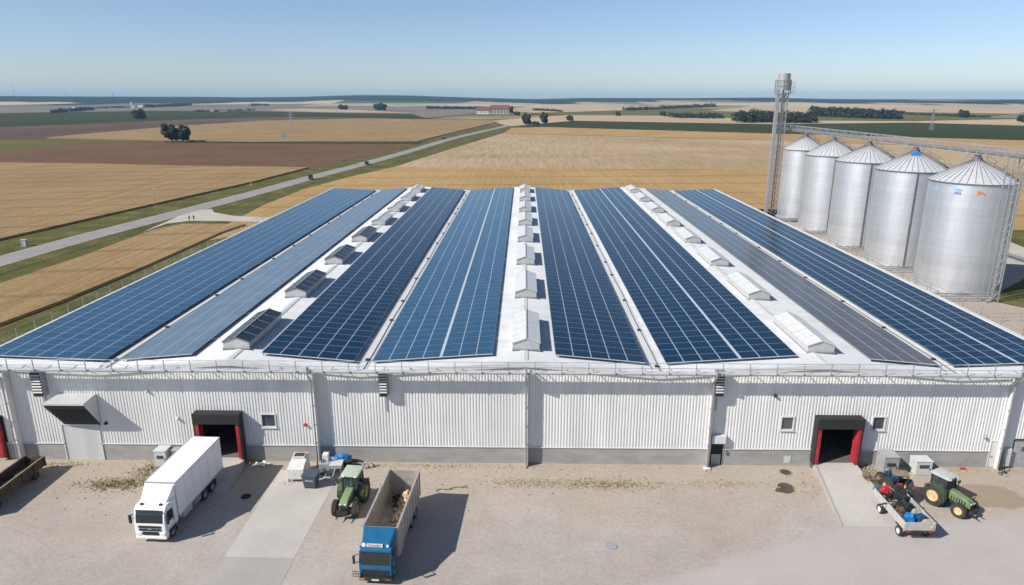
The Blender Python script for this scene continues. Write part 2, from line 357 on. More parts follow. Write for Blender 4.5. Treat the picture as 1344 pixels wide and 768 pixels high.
# ------------------------------------------------------------------ mesh builder
class MB:
    def __init__(s): s.v = []; s.f = []; s.mi = []; s.cur = 0
    def m(s, i): s.cur = i; return s
    def add(s, vs, fs):
        o = len(s.v); s.v += [Vector(p) for p in vs]
        for f in fs: s.f.append([o + i for i in f]); s.mi.append(s.cur)
        return s
    def box(s, x0, x1, y0, y1, z0, z1):
        v = [(x0, y0, z0), (x1, y0, z0), (x1, y1, z0), (x0, y1, z0), (x0, y0, z1), (x1, y0, z1), (x1, y1, z1), (x0, y1, z1)]
        return s.add(v, [(0, 3, 2, 1), (4, 5, 6, 7), (0, 1, 5, 4), (1, 2, 6, 5), (2, 3, 7, 6), (3, 0, 4, 7)])
    def bbox(s, x0, x1, y0, y1, z0, z1, b=.03):
        """box with all its edges bevelled"""
        b = min(b, (x1 - x0) * .45, (y1 - y0) * .45, (z1 - z0) * .45)
        bm = bmesh.new(); bmesh.ops.create_cube(bm, size=1)
        for v in bm.verts:
            v.co = Vector(((x0 + x1) / 2 + v.co.x * (x1 - x0), (y0 + y1) / 2 + v.co.y * (y1 - y0), (z0 + z1) / 2 + v.co.z * (z1 - z0)))
        bmesh.ops.bevel(bm, geom=bm.edges[:], offset=b, segments=2, affect='EDGES', profile=.6)
        bm.verts.index_update()
        s.add([v.co.copy() for v in bm.verts], [[v.index for v in f.verts] for f in bm.faces]); bm.free(); return s
    def hexa(s, p):   # 8 points, bottom 4 then top 4
        return s.add(p, [(0, 3, 2, 1), (4, 5, 6, 7), (0, 1, 5, 4), (1, 2, 6, 5), (2, 3, 7, 6), (3, 0, 4, 7)])
    def bar(s, p0, p1, w=.05, h=None):
        p0 = Vector(p0); p1 = Vector(p1); d = p1 - p0
        if d.length < 1e-6: return s
        d.normalize(); up = Vector((0, 0, 1)) if abs(d.z) < .95 else Vector((0, 1, 0))
        a = d.cross(up).normalized() * w / 2; b = a.cross(d).normalized() * (h or w) / 2
        return s.hexa([p0 - a - b, p0 + a - b, p0 + a + b, p0 - a + b, p1 - a - b, p1 + a - b, p1 + a + b, p1 - a + b])
    def tube(s, p0, p1, r0, r1=None, n=10, cap=True):
        p0 = Vector(p0); p1 = Vector(p1); r1 = r0 if r1 is None else r1; d = (p1 - p0).normalized()
        up = Vector((0, 0, 1)) if abs(d.z) < .9 else Vector((0, 1, 0))
        a = d.cross(up).normalized(); b = a.cross(d)
        v = []
        for p, r in ((p0, r0), (p1, r1)):
            for k in range(n):
                t = 2 * pi * k / n; v.append(p + (a * math.cos(t) + b * math.sin(t)) * r)
        f = [(k, (k + 1) % n, n + (k + 1) % n, n + k) for k in range(n)]
        if cap: f += [tuple(range(n - 1, -1, -1)), tuple(range(n, 2 * n))]
        return s.add(v, f)
    def path(s, pts, r, n=8):
        for a, b in zip(pts[:-1], pts[1:]): s.tube(a, b, r, n=n)
        return s
    def lathe(s, prof, c=(0, 0, 0), n=24, axis='Z'):
        c = Vector(c); v = []
        for r, z in prof:
            for k in range(n):
                t = 2 * pi * k / n
                if axis == 'Z': v.append(c + Vector((r * math.cos(t), r * math.sin(t), z)))
                elif axis == 'X': v.append(c + Vector((z, r * math.cos(t), r * math.sin(t))))
                else: v.append(c + Vector((r * math.cos(t), z, r * math.sin(t))))
        f = []
        for i in range(len(prof) - 1):
            for k in range(n):
                f.append((i * n + k, i * n + (k + 1) % n, (i + 1) * n + (k + 1) % n, (i + 1) * n + k))
        return s.add(v, f)
    def prism(s, poly, z0, z1):
        n = len(poly); v = [(p[0], p[1], z0) for p in poly] + [(p[0], p[1], z1) for p in poly]
        return s.add(v, [tuple(range(n - 1, -1, -1)), tuple(range(n, 2 * n))] + [(k, (k + 1) % n, n + (k + 1) % n, n + k) for k in range(n)])
    def side(s, poly, x0, x1):   # polygon in (y,z) extruded along x
        n = len(poly); v = [(x0, p[0], p[1]) for p in poly] + [(x1, p[0], p[1]) for p in poly]
        return s.add(v, [tuple(range(n)), tuple(range(2 * n - 1, n - 1, -1))] + [((k + 1) % n, k, n + k, n + (k + 1) % n) for k in range(n)])
    def front(s, poly, y0, y1):  # polygon in (x,z) extruded along y
        n = len(poly); v = [(p[0], y0, p[1]) for p in poly] + [(p[0], y1, p[1]) for p in poly]
        return s.add(v, [tuple(range(n - 1, -1, -1)), tuple(range(n, 2 * n))] + [(k, (k + 1) % n, n + (k + 1) % n, n + k) for k in range(n)])
    def blob(s, c, r, sub=2, seed=0, amp=.25, sq=(1, 1, 1), freq=1.):
        bm = bmesh.new(); bmesh.ops.create_icosphere(bm, subdivisions=sub, radius=1)
        c = Vector(c)
        for v in bm.verts:
            d = 1 + amp * noise.noise(v.co * 1.7 * freq + Vector((seed * 3.1, seed * 1.7, seed)))
            v.co = Vector((v.co.x * sq[0], v.co.y * sq[1], v.co.z * sq[2])) * d * r + c
        bm.verts.index_update()
        s.add([v.co.copy() for v in bm.verts], [[v.index for v in f.verts] for f in bm.faces]); bm.free(); return s
    def xf(s, mtx, start=0):
        for i in range(start, len(s.v)): s.v[i] = mtx @ s.v[i]
        return s
    def build(s, name, mats, parent=None, smooth=False, fix=True, loc=None):
        me = bpy.data.meshes.new(name); me.from_pydata([tuple(v) for v in s.v], [], s.f)
        if not isinstance(mats, (list, tuple)): mats = [mats]
        for q in mats: me.materials.append(q)
        me.polygons.foreach_set('material_index', s.mi)
        if fix:
            bm = bmesh.new(); bm.from_mesh(me); bmesh.ops.recalc_face_normals(bm, faces=bm.faces); bm.to_mesh(me); bm.free()
        if smooth:
            me.polygons.foreach_set('use_smooth', [True] * len(me.polygons))
            try: me.set_sharp_from_angle(angle=R(38))
            except Exception: pass
        me.update()
        o = bpy.data.objects.new(name, me); COL.objects.link(o)
        if parent: o.parent = parent
        if loc is not None: o.location = loc
        return o

def tag(o, label=None, cat=None, group=None, kind=None):
    if label: o['label'] = label
    if cat: o['category'] = cat
    if group: o['group'] = group
    if kind: o['kind'] = kind
    return o
def thing(name, loc, rz, label, cat, group=None):
    o = bpy.data.objects.new(name, None); COL.objects.link(o); o.empty_display_size = .5
    o.location = loc; o.rotation_euler = (0, 0, rz)
    return tag(o, label, cat, group)
def copy_tree(o, parent=None):
    c = o.copy(); COL.objects.link(c); c.parent = parent
    for ch in o.children: copy_tree(ch, c)
    return c

# ------------------------------------------------------------------ ground, fields
def sheet(name, pts, z, m, label, cat, thick=0., px=True, kind='structure', soft=0.):
    P = [G(*p) if px else Vector((p[0], p[1], 0)) for p in pts]
    if soft:
        Q = []; n = len(P)
        for i in range(n):
            a0, a1, a2, a3 = P[i - 1], P[i], P[(i + 1) % n], P[(i + 2) % n]; m_ = 14
            for k in range(m_):
                t = k / m_; q = .5 * ((2 * a1) + (-a0 + a2) * t + (2 * a0 - 5 * a1 + 4 * a2 - a3) * t * t + (-a0 + 3 * a1 - 3 * a2 + a3) * t ** 3)
                q = q + Vector((noise.noise(q * 1.3), noise.noise(q * 1.3 + Vector((9, 9, 9))), 0)) * soft; q.z = 0; Q.append(q)
        P = Q
    b = MB()
    if thick: b.prism([(p.x, p.y) for p in P], -.5, z + thick)
    else: b.add([(p.x, p.y, z) for p in P], [tuple(range(len(P)))])
    o = b.build(name, m)
    if not thick:
        for f in o.data.polygons:
            if f.normal.z < 0: o.data.flip_normals(); break
    tag(o, label, cat, None, kind); return o

BIG = 12500
b = MB(); b.add([(-BIG, -300, -.6), (BIG, -300, -.6), (BIG, BIG, -.6), (-BIG, BIG, -.6)], [(0, 1, 2, 3)])
tag(b.build('ground', M['ground']), 'dull farmland ground stretching to the horizon', 'ground', None, 'structure')
near = MB(); near.add([(-700, -60, -.03), (700, -60, -.03), (900, 1000, -.03), (-900, 1000, -.03)], [(0, 1, 2, 3)])
tag(near.build('grassland', M['verge'], loc=(0, 0, 0)), 'rough green grass around the fields and warehouse', 'ground', None, 'structure')

sheet('wheat_field', [(-420, 206), (0, 214.5), (120, 216), (260, 219), (405, 221), (390, 225), (330, 240.5), (160, 279), (0, 316), (-200, 362), (-420, 400)], 0, M['wheat'], 'ripe wheat field left of the road, nearest to the frame edge', 'field', .55)
sheet('ploughed_field', [(-500, 202), (0, 197), (115, 186.5), (215, 186), (340, 188), (545, 189), (490, 203), (405, 221), (260, 219), (0, 214.5), (-500, 206)], .03, M['brown_field'], 'brown ploughed field between two wheat fields left of the road', 'field')
sheet('green_strip', [(-500, 192), (0, 183.5), (110, 183), (215, 185), (215, 186.5), (115, 187), (0, 198), (-500, 210)], .06, M['olive_field'], 'olive green crop strip at the left frame edge', 'field')
sheet('wheat_field', [(60, 181.5), (105, 177), (220, 167), (340, 159), (480, 155.8), (640, 158.5), (655, 160.2), (600, 173), (548, 186), (340, 186.6), (215, 184.6)], 0, M['wheat'], 'pale wheat field with the tree pair and billboard at its edge', 'field', .55)
sheet('grass_hedge', [(215, 185.6), (215, 187.2), (340, 188.4), (548, 189.2), (560, 186.2), (340, 186.5)], .09, M['green_field'], 'thin green field margin below the wheat', 'grass')
sheet('ploughed_field', [(-600, 178), (0, 167), (112, 162), (340, 153.5), (480, 154), (640, 157.8), (480, 155.8), (340, 159.2), (220, 167.2), (105, 177.2), (60, 182), (0, 184), (-600, 195)], .1, M['dark_brown_field'], 'dark brown ploughed field below the far green field', 'field')
sheet('green_field', [(-700, 160), (-100, 151), (80, 147), (200, 145.5), (340, 146), (430, 148), (540, 149.5), (559, 155.2), (480, 154.2), (340, 153.7), (112, 162.2), (0, 167.2), (-700, 180)], .2, M['green_field'], 'long dark green crop field on the left below the far village', 'field')
sheet('grey_field', [(-700, 152), (-100, 142), (80, 139.5), (340, 138.5), (480, 139), (620, 141), (700, 143), (620, 150), (559, 155.4), (540, 149.7), (430, 148.2), (340, 146.2), (200, 145.7), (80, 147.2), (-700, 162)], .3, M['grey_field'], 'grey brown fallow field in front of the far hills', 'field')
sheet('tan_field', [(358, 144), (400, 143), (470, 144.8), (546, 148.8), (430, 147.6), (360, 145.4)], .5, M['tan_field'], 'thin bright tan field strip beyond the green field', 'field')
sheet('wheat_field', [(480, 137.8), (560, 137.2), (600, 138.8), (520, 140)], .5, M['tan_field'], 'small tan field far beyond the two bushy trees', 'field')
# right-hand side
sheet('wheat_field', [(250, 320), (344, 270), (398, 248.5), (455, 233), (515, 219.5), (680, 220), (1010, 223), (1400, 228), (1900, 236), (1900, 318), (1344, 302), (1200, 296), (1010, 290), (900, 300), (600, 300), (360, 300)], 0, M['wheat_gold'], 'golden wheat field directly behind the warehouse', 'field')
sheet('stubble_field', [(518, 219), (600, 193), (660, 175), (1010, 184), (1344, 196), (1900, 206), (1900, 236.3), (1400, 228.3), (1010, 223.4), (680, 220.4), (516, 219.9)], .03, M['stubble'], 'pale striped stubble field beyond the golden wheat', 'field')
sheet('wheat_field', [(660, 175.3), (672, 168), (720, 166.8), (1010, 175), (1344, 184), (1900, 196), (1900, 206.3), (1344, 196.3), (1010, 184.3)], .03, M['wheat_gold'], 'narrow golden field bordering the dark green field', 'field')
sheet('green_field', [(680, 166.6), (754, 158.5), (1010, 163), (1200, 161), (1344, 165), (1900, 178), (1900, 196.4), (1344, 184.3), (1010, 175.3), (720, 167)], .12, M['green_field'], 'wide dark green crop field on the right', 'field')
sheet('tan_field', [(640, 159), (700, 154.5), (745, 151), (900, 152), (1020, 158), (1200, 159), (1344, 156), (1900, 166), (1900, 178.4), (1344, 165.2), (1200, 161.2), (1010, 163.2), (754, 158.7), (700, 163), (670, 166)], .2, M['tan_field'], 'tan field band above the dark green field', 'field')
sheet('grey_field', [(690, 150), (760, 143), (900, 142), (1000, 145), (1150, 145), (1344, 146.5), (1900, 160), (1900, 166.5), (1344, 156.3), (1200, 159.3), (1020, 158.2), (900, 152.2), (745, 151.2)], .4, M['olive_field'], 'green grey field strip before the rolling tan land', 'field')
sheet('tan_field', [(655, 146), (700, 139), (840, 136.5), (900, 138), (860, 143.5), (760, 147), (700, 148.5)], .7, M['tan_field'], 'pale tan rolling field right of the red roofed farm', 'field')
sheet('tan_field', [(930, 146), (1000, 138), (1100, 135.8), (1344, 138.5), (1900, 143), (1900, 156), (1344, 150), (1180, 147.5), (1080, 150.5), (1060, 149.5)], .7, M['tan_field'], 'wide bright tan field around the far woods on the right', 'field')
sheet('grey_field', [(1290, 156), (1344, 148), (1800, 150), (1800, 162)], 1.0, M['grey_field'], 'grey green field at the right edge under the horizon', 'field')
# left near field beside the building
sheet('wheat_field', [(-160, 425), (0, 375), (110, 338), (200, 304), (240, 296), (322, 296), (290, 307), (190, 352), (80, 398), (0, 428), (-160, 484)], 0, M['wheat'], 'small wheat plot between the road and the warehouse', 'field', .45)

# hills
HN_U, HN_R = 150, 60
SKY = [(-900, 131), (-200, 128.5), (0, 127.6), (250, 128), (330, 129), (390, 128.4), (470, 125.6), (530, 126), (600, 128.4), (650, 130), (700, 131.6), (760, 129.8), (900, 129.9), (1010, 129.2), (1080, 131), (1344, 131.2), (2300, 131.5)]
def skyline(u):
    for (a, ya), (b2, yb) in zip(SKY[:-1], SKY[1:]):
        if a <= u <= b2: return ya + (yb - ya) * (u - a) / (b2 - a)
    return 131
def hill_z(px, r, X, Y):
    zr = max(9, CAMH - (skyline(px) - 128) * 5600 / 931.) + 3
    t = min(1, max(0, (r - 3300) / (2100 + 900 * noise.noise(Vector((X / 2600, 5, 1)))))); t = t * t * (3 - 2 * t)
    n1 = noise.noise(Vector((X / 1500, Y / 1100, 3))); n2 = noise.noise(Vector((X / 500, Y / 400, 9)))
    k = min(1, max(0, (r - 2600) / 2000))
    z = -1 + zr * t + k * (1 - t * .7) * max(-2, 9 + 14 * n1 + 4 * n2)
    if r > 7000: z *= max(0, 1 - (r - 7000) / 3500)
    return z
b = MB(); vs_ = []
for j in range(HN_R):
    r = 2700 * (11800 / 2700.) ** (j / (HN_R - 1))
    for i in range(HN_U):
        px = -900 + 3200 * i / (HN_U - 1)
        d = G(px, 140); d = Vector((d.x, d.y, 0)).normalized()
        X, Y = d.x * r, d.y * r
        vs_.append((X, Y, hill_z(px, r, X, Y) if j else -1.5))
fs = [(j * HN_U + i, j * HN_U + i + 1, (j + 1) * HN_U + i + 1, (j + 1) * HN_U + i) for j in range(HN_R - 1) for i in range(HN_U - 1)]
b.add(vs_, fs); tag(b.build('hills', M['far'], smooth=True), 'low rolling hills with woods along the horizon', 'hills', None, 'structure')

# road
def ribbon(pts, w0, z, crown=0):
    P = [Vector((p[0], p[1], 0)) for p in pts]
    # catmull-rom
    Q = []
    for i in range(len(P) - 1):
        p0 = P[max(0, i - 1)]; p1 = P[i]; p2 = P[i + 1]; p3 = P[min(len(P) - 1, i + 2)]
        for k in range(8):
            t = k / 8
            Q.append(.5 * ((2 * p1) + (-p0 + p2) * t + (2 * p0 - 5 * p1 + 4 * p2 - p3) * t * t + (-p0 + 3 * p1 - 3 * p2 + p3) * t ** 3))
    Q.append(P[-1]); v = []
    for i, q in enumerate(Q):
        d = (Q[min(i + 1, len(Q) - 1)] - Q[max(i - 1, 0)]).normalized(); n = Vector((-d.y, d.x, 0)) * w0 / 2
        v += [(q + n).to_tuple()[:2] + (z,), (q - n).to_tuple()[:2] + (z,)]
    bb = MB(); bb.add(v, [(2 * i, 2 * i + 1, 2 * i + 3, 2 * i + 2) for i in range(len(Q) - 1)]); return bb, Q
ROAD = [(-112, 60), (-108, 100), (-106.3, 133), (-104.2, 158), (-99, 195), (-93.5, 238), (-88.5, 284), (-80, 348), (-69, 450), (-59.5, 554), (-43, 672), (-25, 790), (-8, 925), (25, 1040), (72, 1162), (130, 1290), (200, 1420)]
bb, Q = ribbon(ROAD, 19, .6); 
bb2, _ = ribbon(ROAD, 17, .02)
tag(bb2.build('verge', M['verge']), 'grass verges along the country road', 'grass', None, 'structure')
bb, Q = ribbon(ROAD, 7.4, .05)
tag(bb.build('road', M['asphalt']), 'light grey country road curving from lower left to the horizon', 'road', None, 'structure')
for sgn in (-1, 1):
    pp = []
    for i in range(len(ROAD)):
        a_ = Vector((*ROAD[max(0, i - 1)], 0)); c_ = Vector((*ROAD[min(len(ROAD) - 1, i + 1)], 0)); d = (c_ - a_).normalized()
        pp.append((ROAD[i][0] - d.y * sgn * 3.45, ROAD[i][1] + d.x * sgn * 3.45))
    eb, _ = ribbon(pp, .14, .056)
    tag(eb.build('road_marking', mat('worn_white_line', (.55, .54, .5), .8, 0, .3, .3)), 'worn white edge line of the country road', 'marking', None, 'structure')
sheet('access_track', [(185, 306), (205, 297), (235, 284), (262, 276), (278, 274.5), (281, 279), (306, 283.5), (345, 285.5), (400, 284), (400, 292), (345, 292), (290, 290.5), (246, 290.5), (218, 294)], .054, M['track'], 'pale access track branching from the road to the warehouse', 'track')
# yard
yard = [(-75, -40), (140, -40), (140, 75), (116, 92), (110, 150), (104, 200), (60, 205), (50, 180), (50, 60), (-52, 60), (-56, 52), (-66, 44)]
sheet('gravel_yard', yard, .0, M['gravel'], 'pale gravel yard in front of the warehouse', 'yard', px=False)
sheet('concrete_apron', [(368, 617), (446, 621), (386, 733), (295, 731)], .012, M['concrete'], 'pale concrete slab strip beside the white truck', 'pavement')
sheet('concrete_apron', [(295, 731.4), (386, 733.4), (352, 800), (250, 800)], .012, M['concrete_old'], 'darker concrete slab at the bottom edge of the photo', 'pavement')
sheet('oil_stain', [(1020, 637), (1030, 634), (1040, 638), (1042, 643), (1034, 648), (1024, 647), (1018, 642)], .01, M['path_dark'], 'dark oily stain on the gravel left of the right ramp', 'stain', soft=.3)
sheet('dry_grass', [(1300, 395), (1420, 420), (1420, 372), (1344, 366), (1318, 380)], .01, M['verge'], 'dry grass patch behind the nearest silo', 'grass')
sheet('track', [(1290, 340), (1344, 352), (1420, 372), (1420, 350), (1344, 325), (1322, 316)], .012, M['track'], 'pale gravel track right of the silos', 'track')

# ------------------------------------------------------------------ warehouse
WY = 55.5; YB = 177.0
PROF = [(-49.3, 9.2), (-37.3, 8.75), (-26, 9.75), (-14.3, 8.75), (0.1, 9.8), (11.9, 8.75), (26.2, 9.75), (37.6, 8.75), (49, 9.2)]
def rz_(x):
    for (a, za), (c_, zc) in zip(PROF[:-1], PROF[1:]):
        if a <= x <= c_: return za + (zc - za) * (x - a) / (c_ - a)
    return 9.2
wh = thing('warehouse', (0, WY, 0), 0, 'long white metal clad farm warehouse with a zigzag roof and loading docks', 'warehouse')
def wp(b, name, m, smooth=False, parent=wh):
    b.xf(Matrix.Translation((0, -WY, 0))); return b.build(name, m, parent, smooth)
def wsub(b, name, m, par, smooth=False):
    # sub-part: parent is a mesh of the warehouse, whose own origin sits at the warehouse's origin
    b.xf(Matrix.Translation((0, -WY, 0))); return b.build(name, m, par, smooth)
PL = 1.62      # plinth top
# openings (x0,x1,z0,z1)
dL = (WL(261, 560, WY)[0], WL(320, 560, WY)[0]); dR = (WL(1066, 560, WY)[0] + .15, WL(1127, 560, WY)[0])
DF = .55       # dock floor level
OPEN = {
 'dock_left': (dL[0], dL[1], 0, 4.95), 'dock_right': (dR[0], dR[1], 0, 4.95),
 'win1': (WL(344, 550, WY)[0], WL(361, 550, WY)[0], 3.5, 4.65), 'win2': (WL(1026, 552, WY)[0], WL(1041, 552, WY)[0], 3.62, 4.78), 'win3': (WL(1146, 552, WY)[0], WL(1161, 552, WY)[0], 3.7, 4.85),
 'door_mid': (WL(932, 595, WY)[0], WL(948, 595, WY)[0], 0, 2.35), 'door_white': (WL(1297, 600, WY)[0], WL(1311, 600, WY)[0], 0, 2.6),
 'door_grey': (WL(1328, 600, WY)[0], WL(1328, 600, WY)[0] + 3.2, 0, 2.75), 'shutter': (WL(88, 590, WY)[0], WL(135, 590, WY)[0], 0, 3.5),
 'dock_far': (-49.2, WL(9, 580, WY)[0], 0, 4.3)}
rects = list(OPEN.values())
b = MB(); p = .27; x = -49.2; k = 0
while x < 48.85:
    xa, xb = x, min(x + p, 48.9); xm = (xa + xb) / 2
    top = rz_(xm) - .02
    iv = [(PL, top)]
    for (x0, x1, z0, z1) in rects:
        if x0 - .02 < xm < x1 + .02:
            nv = []
            for a_, c_ in iv:
                if z1 <= a_ or z0 >= c_: nv.append((a_, c_)); continue
                if z0 > a_: nv.append((a_, z0))
                if z1 < c_: nv.append((z1, c_))
            iv = nv
    for a_, c_ in iv:
        pr = [(xa, WY), (xa + .10, WY), (xa + .13, WY - .033), (xa + .24, WY - .033), (xb, WY)]
        v = [(q[0], q[1], a_) for q in pr] + [(q[0], q[1], c_) for q in pr]
        b.add(v, [(i, i + 1, i + 6, i + 5) for i in range(4)])
    x += p
cl = b
wp(b, 'cladding', M['wall'])
# backing and other three walls
b = MB()
b.add([(-49.2, WY + .3, 0), (-49.2, YB, 0), (-49.2, YB, 9.1), (-49.2, WY + .3, 9.1)], [(0, 1, 2, 3)])
b.add([(48.9, WY + .3, 0), (48.9, YB, 0), (48.9, YB, 9.1), (48.9, WY + .3, 9.1)], [(0, 1, 2, 3)])
pts = [(x, z) for x, z in PROF]
b.add([(-49.2, YB, 0)] + [(x, YB, z - .03) for x, z in pts] + [(48.9, YB, 0)], [tuple(range(len(pts) + 2))])
b.box(-49.2, -49.05, WY + .02, WY + .3, 0, 9.1); b.box(48.75, 48.9, WY + .02, WY + .3, 0, 9.1)
wp(b, 'wall', M['wall'])
# plinth split around ground level openings
b = MB(); xs = sorted([(r[0], r[1]) for r in rects if r[2] < .5]); cur = -49.2
for x0, x1 in xs:
    if x0 > cur + .02: b.box(cur, x0, WY - .03, WY + .3, -.3, PL)
    cur = max(cur, x1)
if cur < 48.9: b.box(cur, 48.9, WY - .03, WY + .3, -.3, PL)
wp(b, 'plinth', M['plinth'])
b = MB(); cur = -49.2
for x0, x1 in xs:
    if x0 > cur + .02: b.box(cur, x0, WY - .10, WY - .032, PL - .03, PL + .05)
    cur = max(cur, x1)
b.box(cur, 48.9, WY - .10, WY - .032, PL - .03, PL + .05)
wp(b, 'drip_trim', M['trim'])
# roof: real trapezoid ribs running down the slopes
b = MB(); RY0 = WY - .15
for (xa, za), (xb, zb) in zip(PROF[:-1], PROF[1:]):
    yy = RY0; row = []
    ys = []
    while yy < YB + .3:
        ys += [(yy, 0), (yy + .20, 0), (yy + .235, .05), (yy + .285, .05), (yy + .32, 0)]; yy += .333
    v = [];
    for y_, h_ in ys: v += [(xa, y_, za + h_), (xb, y_, zb + h_)]
    n = len(ys); b.add(v, [(2 * i, 2 * i + 1, 2 * i + 3, 2 * i + 2) for i in range(n - 1)])
o = wp(b, 'roof', M['roof'])
roof = o
# ridge caps, valley gutters
for k, (x_, z_) in enumerate(PROF):
    b = MB()
    if k in (2, 4, 6):
        b.add([(x_ - .35, RY0 - .02, rz_(x_ - .35) + .07), (x_, RY0 - .02, z_ + .10), (x_ + .35, RY0 - .02, rz_(x_ + .35) + .07), (x_ - .35, YB + .3, rz_(x_ - .35) + .07), (x_, YB + .3, z_ + .10), (x_ + .35, YB + .3, rz_(x_ + .35) + .07)], [(0, 1, 4, 3), (1, 2, 5, 4)])
        wsub(b, 'ridge_cap', M['trim'], roof)
    elif k in (1, 3, 5, 7):
        b.box(x_ - .42, x_ + .42, RY0 + .2, YB, z_ - .06, z_ + .085)
        wsub(b, 'valley_gutter', M['trim'], roof)
        b = MB(); b.path([(x_ + .18 + .05 * math.sin(i * 1.3), RY0 + .6 + i * 4, z_ + .13) for i in range(30)], .03, 5)
        b.path([(x_ - .52, RY0 + .9, z_ + .16), (x_ - .52, YB - 1, z_ + .16)], .022, 5)
        for i in range(12):
            yb = RY0 + 3 + i * 10 + random.uniform(-2, 2)
            b.box(x_ - .1, x_ + .22, yb, yb + .3, z_ + .09, z_ + .24)
        wsub(b, 'cable_run', M['dark_metal'], roof)
# fascia along the front, following the profile, and side edge trims
b = MB(); fr_ = MB()
for (xa, za), (xb, zb) in zip(PROF[:-1], PROF[1:]):
    b.hexa([(xa, RY0 - .05, za - .32), (xb, RY0 - .05, zb - .32), (xb, RY0, zb - .32), (xa, RY0, za - .32), (xa, RY0 - .05, za + .08), (xb, RY0 - .05, zb + .08), (xb, RY0, zb + .08), (xa, RY0, za + .08)])
    b.hexa([(xa, RY0 - .05, za + .083), (xb, RY0 - .05, zb + .083), (xb, RY0 + .55, zb + .083), (xa, RY0 + .55, za + .083), (xa, RY0 - .05, za + .11), (xb, RY0 - .05, zb + .11), (xb, RY0 + .55, zb + .11), (xa, RY0 + .55, za + .11)])
    fr_.hexa([(xa, YB + .3, za - .3), (xb, YB + .3, zb - .3), (xb, YB + .36, zb - .3), (xa, YB + .36, za - .3), (xa, YB + .3, za + .1), (xb, YB + .3, zb + .1), (xb, YB + .36, zb + .1), (xa, YB + .36, za + .1)])
wp(b, 'fascia', M['trim']); wp(fr_, 'fascia', M['trim'])
b = MB()
b.box(-49.75, -49.2, RY0 - .06, YB + .4, 9.0, 9.32); wp(b, 'edge_trim', M['trim'])
b = MB(); b.box(48.9, 49.45, RY0 - .06, YB + .4, 9.0, 9.32)
wp(b, 'edge_trim', M['trim'])
# maintenance ledge across the front wall
LZ = WL(672, 490, WY - 1.3)[1]
b = MB()
b.box(-49.2, 48.9, WY - 1.33, WY - .79, LZ, LZ + .05)
b.box(-49.2, 48.9, WY - 1.36, WY - 1.332, LZ - .05, LZ + .09)
wp(b, 'ledge', M['trim'])
b = MB(); b.box(-49.2, 48.9, WY - 1.39, WY - 1.362, LZ - .10, LZ + .02)
k = 0; x = -48.4
while x < 48.6:
    b.bar((x, WY - 1.33, LZ - .06), (x, WY - .03, LZ - .06), .06)
    x += 2.27
wp(b, 'ledge_bracket', M['rail'])
# bay fins, added only to cast the shadow bands on the wall, and downpipes
bays = [WL(19, 530, WY)[0], WL(416, 530, WY)[0], WL(693, 530, WY)[0], WL(934, 530, WY)[0], WL(1322, 530, WY)[0]]
for x_ in bays:
    b = MB(); b.box(x_ - .05, x_ + .05, WY - .57, WY - .05, 0, LZ - .15)
    wp(b, 'shadow_fin', M['wall'])
    b = MB(); xx = x_ - .16
    b.path([(xx, WY - .55, rz_(xx) - .2), (xx, WY - 1.48, LZ + .5), (xx, WY - 1.48, LZ - .2), (xx, WY - .72, LZ - 1.0), (xx, WY - .72, .15), (xx, WY - 1.0, .05)], .075, 10)
    for zz in (2.2, 4, 5.8): b.box(xx - .11, xx + .11, WY - .80, WY - .5, zz, zz + .05)
    wp(b, 'downpipe', M['grey_metal'], True)
# windows
for nm in ('win1', 'win2', 'win3'):
    x0, x1, z0, z1 = OPEN[nm]
    b = MB(); f = .11
    for q in ((x0 - f, x1 + f, z1, z1 + f), (x0 - f, x1 + f, z0 - f, z0), (x0 - f, x0, z0, z1), (x1, x1 + f, z0, z1)): b.box(q[0], q[1], WY - .09, WY + .12, q[2], q[3])
    wd = wp(b, 'window', M['trim'])
    b = MB(); b.box(x0, x1, WY + .03, WY + .05, z0, z1); wsub(b, 'pane', M['glass'], wd)
    b = MB(); b.box(x0 - .15, x1 + .15, WY - .16, WY - .092, z0 - f - .05, z0 - f); wsub(b, 'sill', M['trim'], wd)
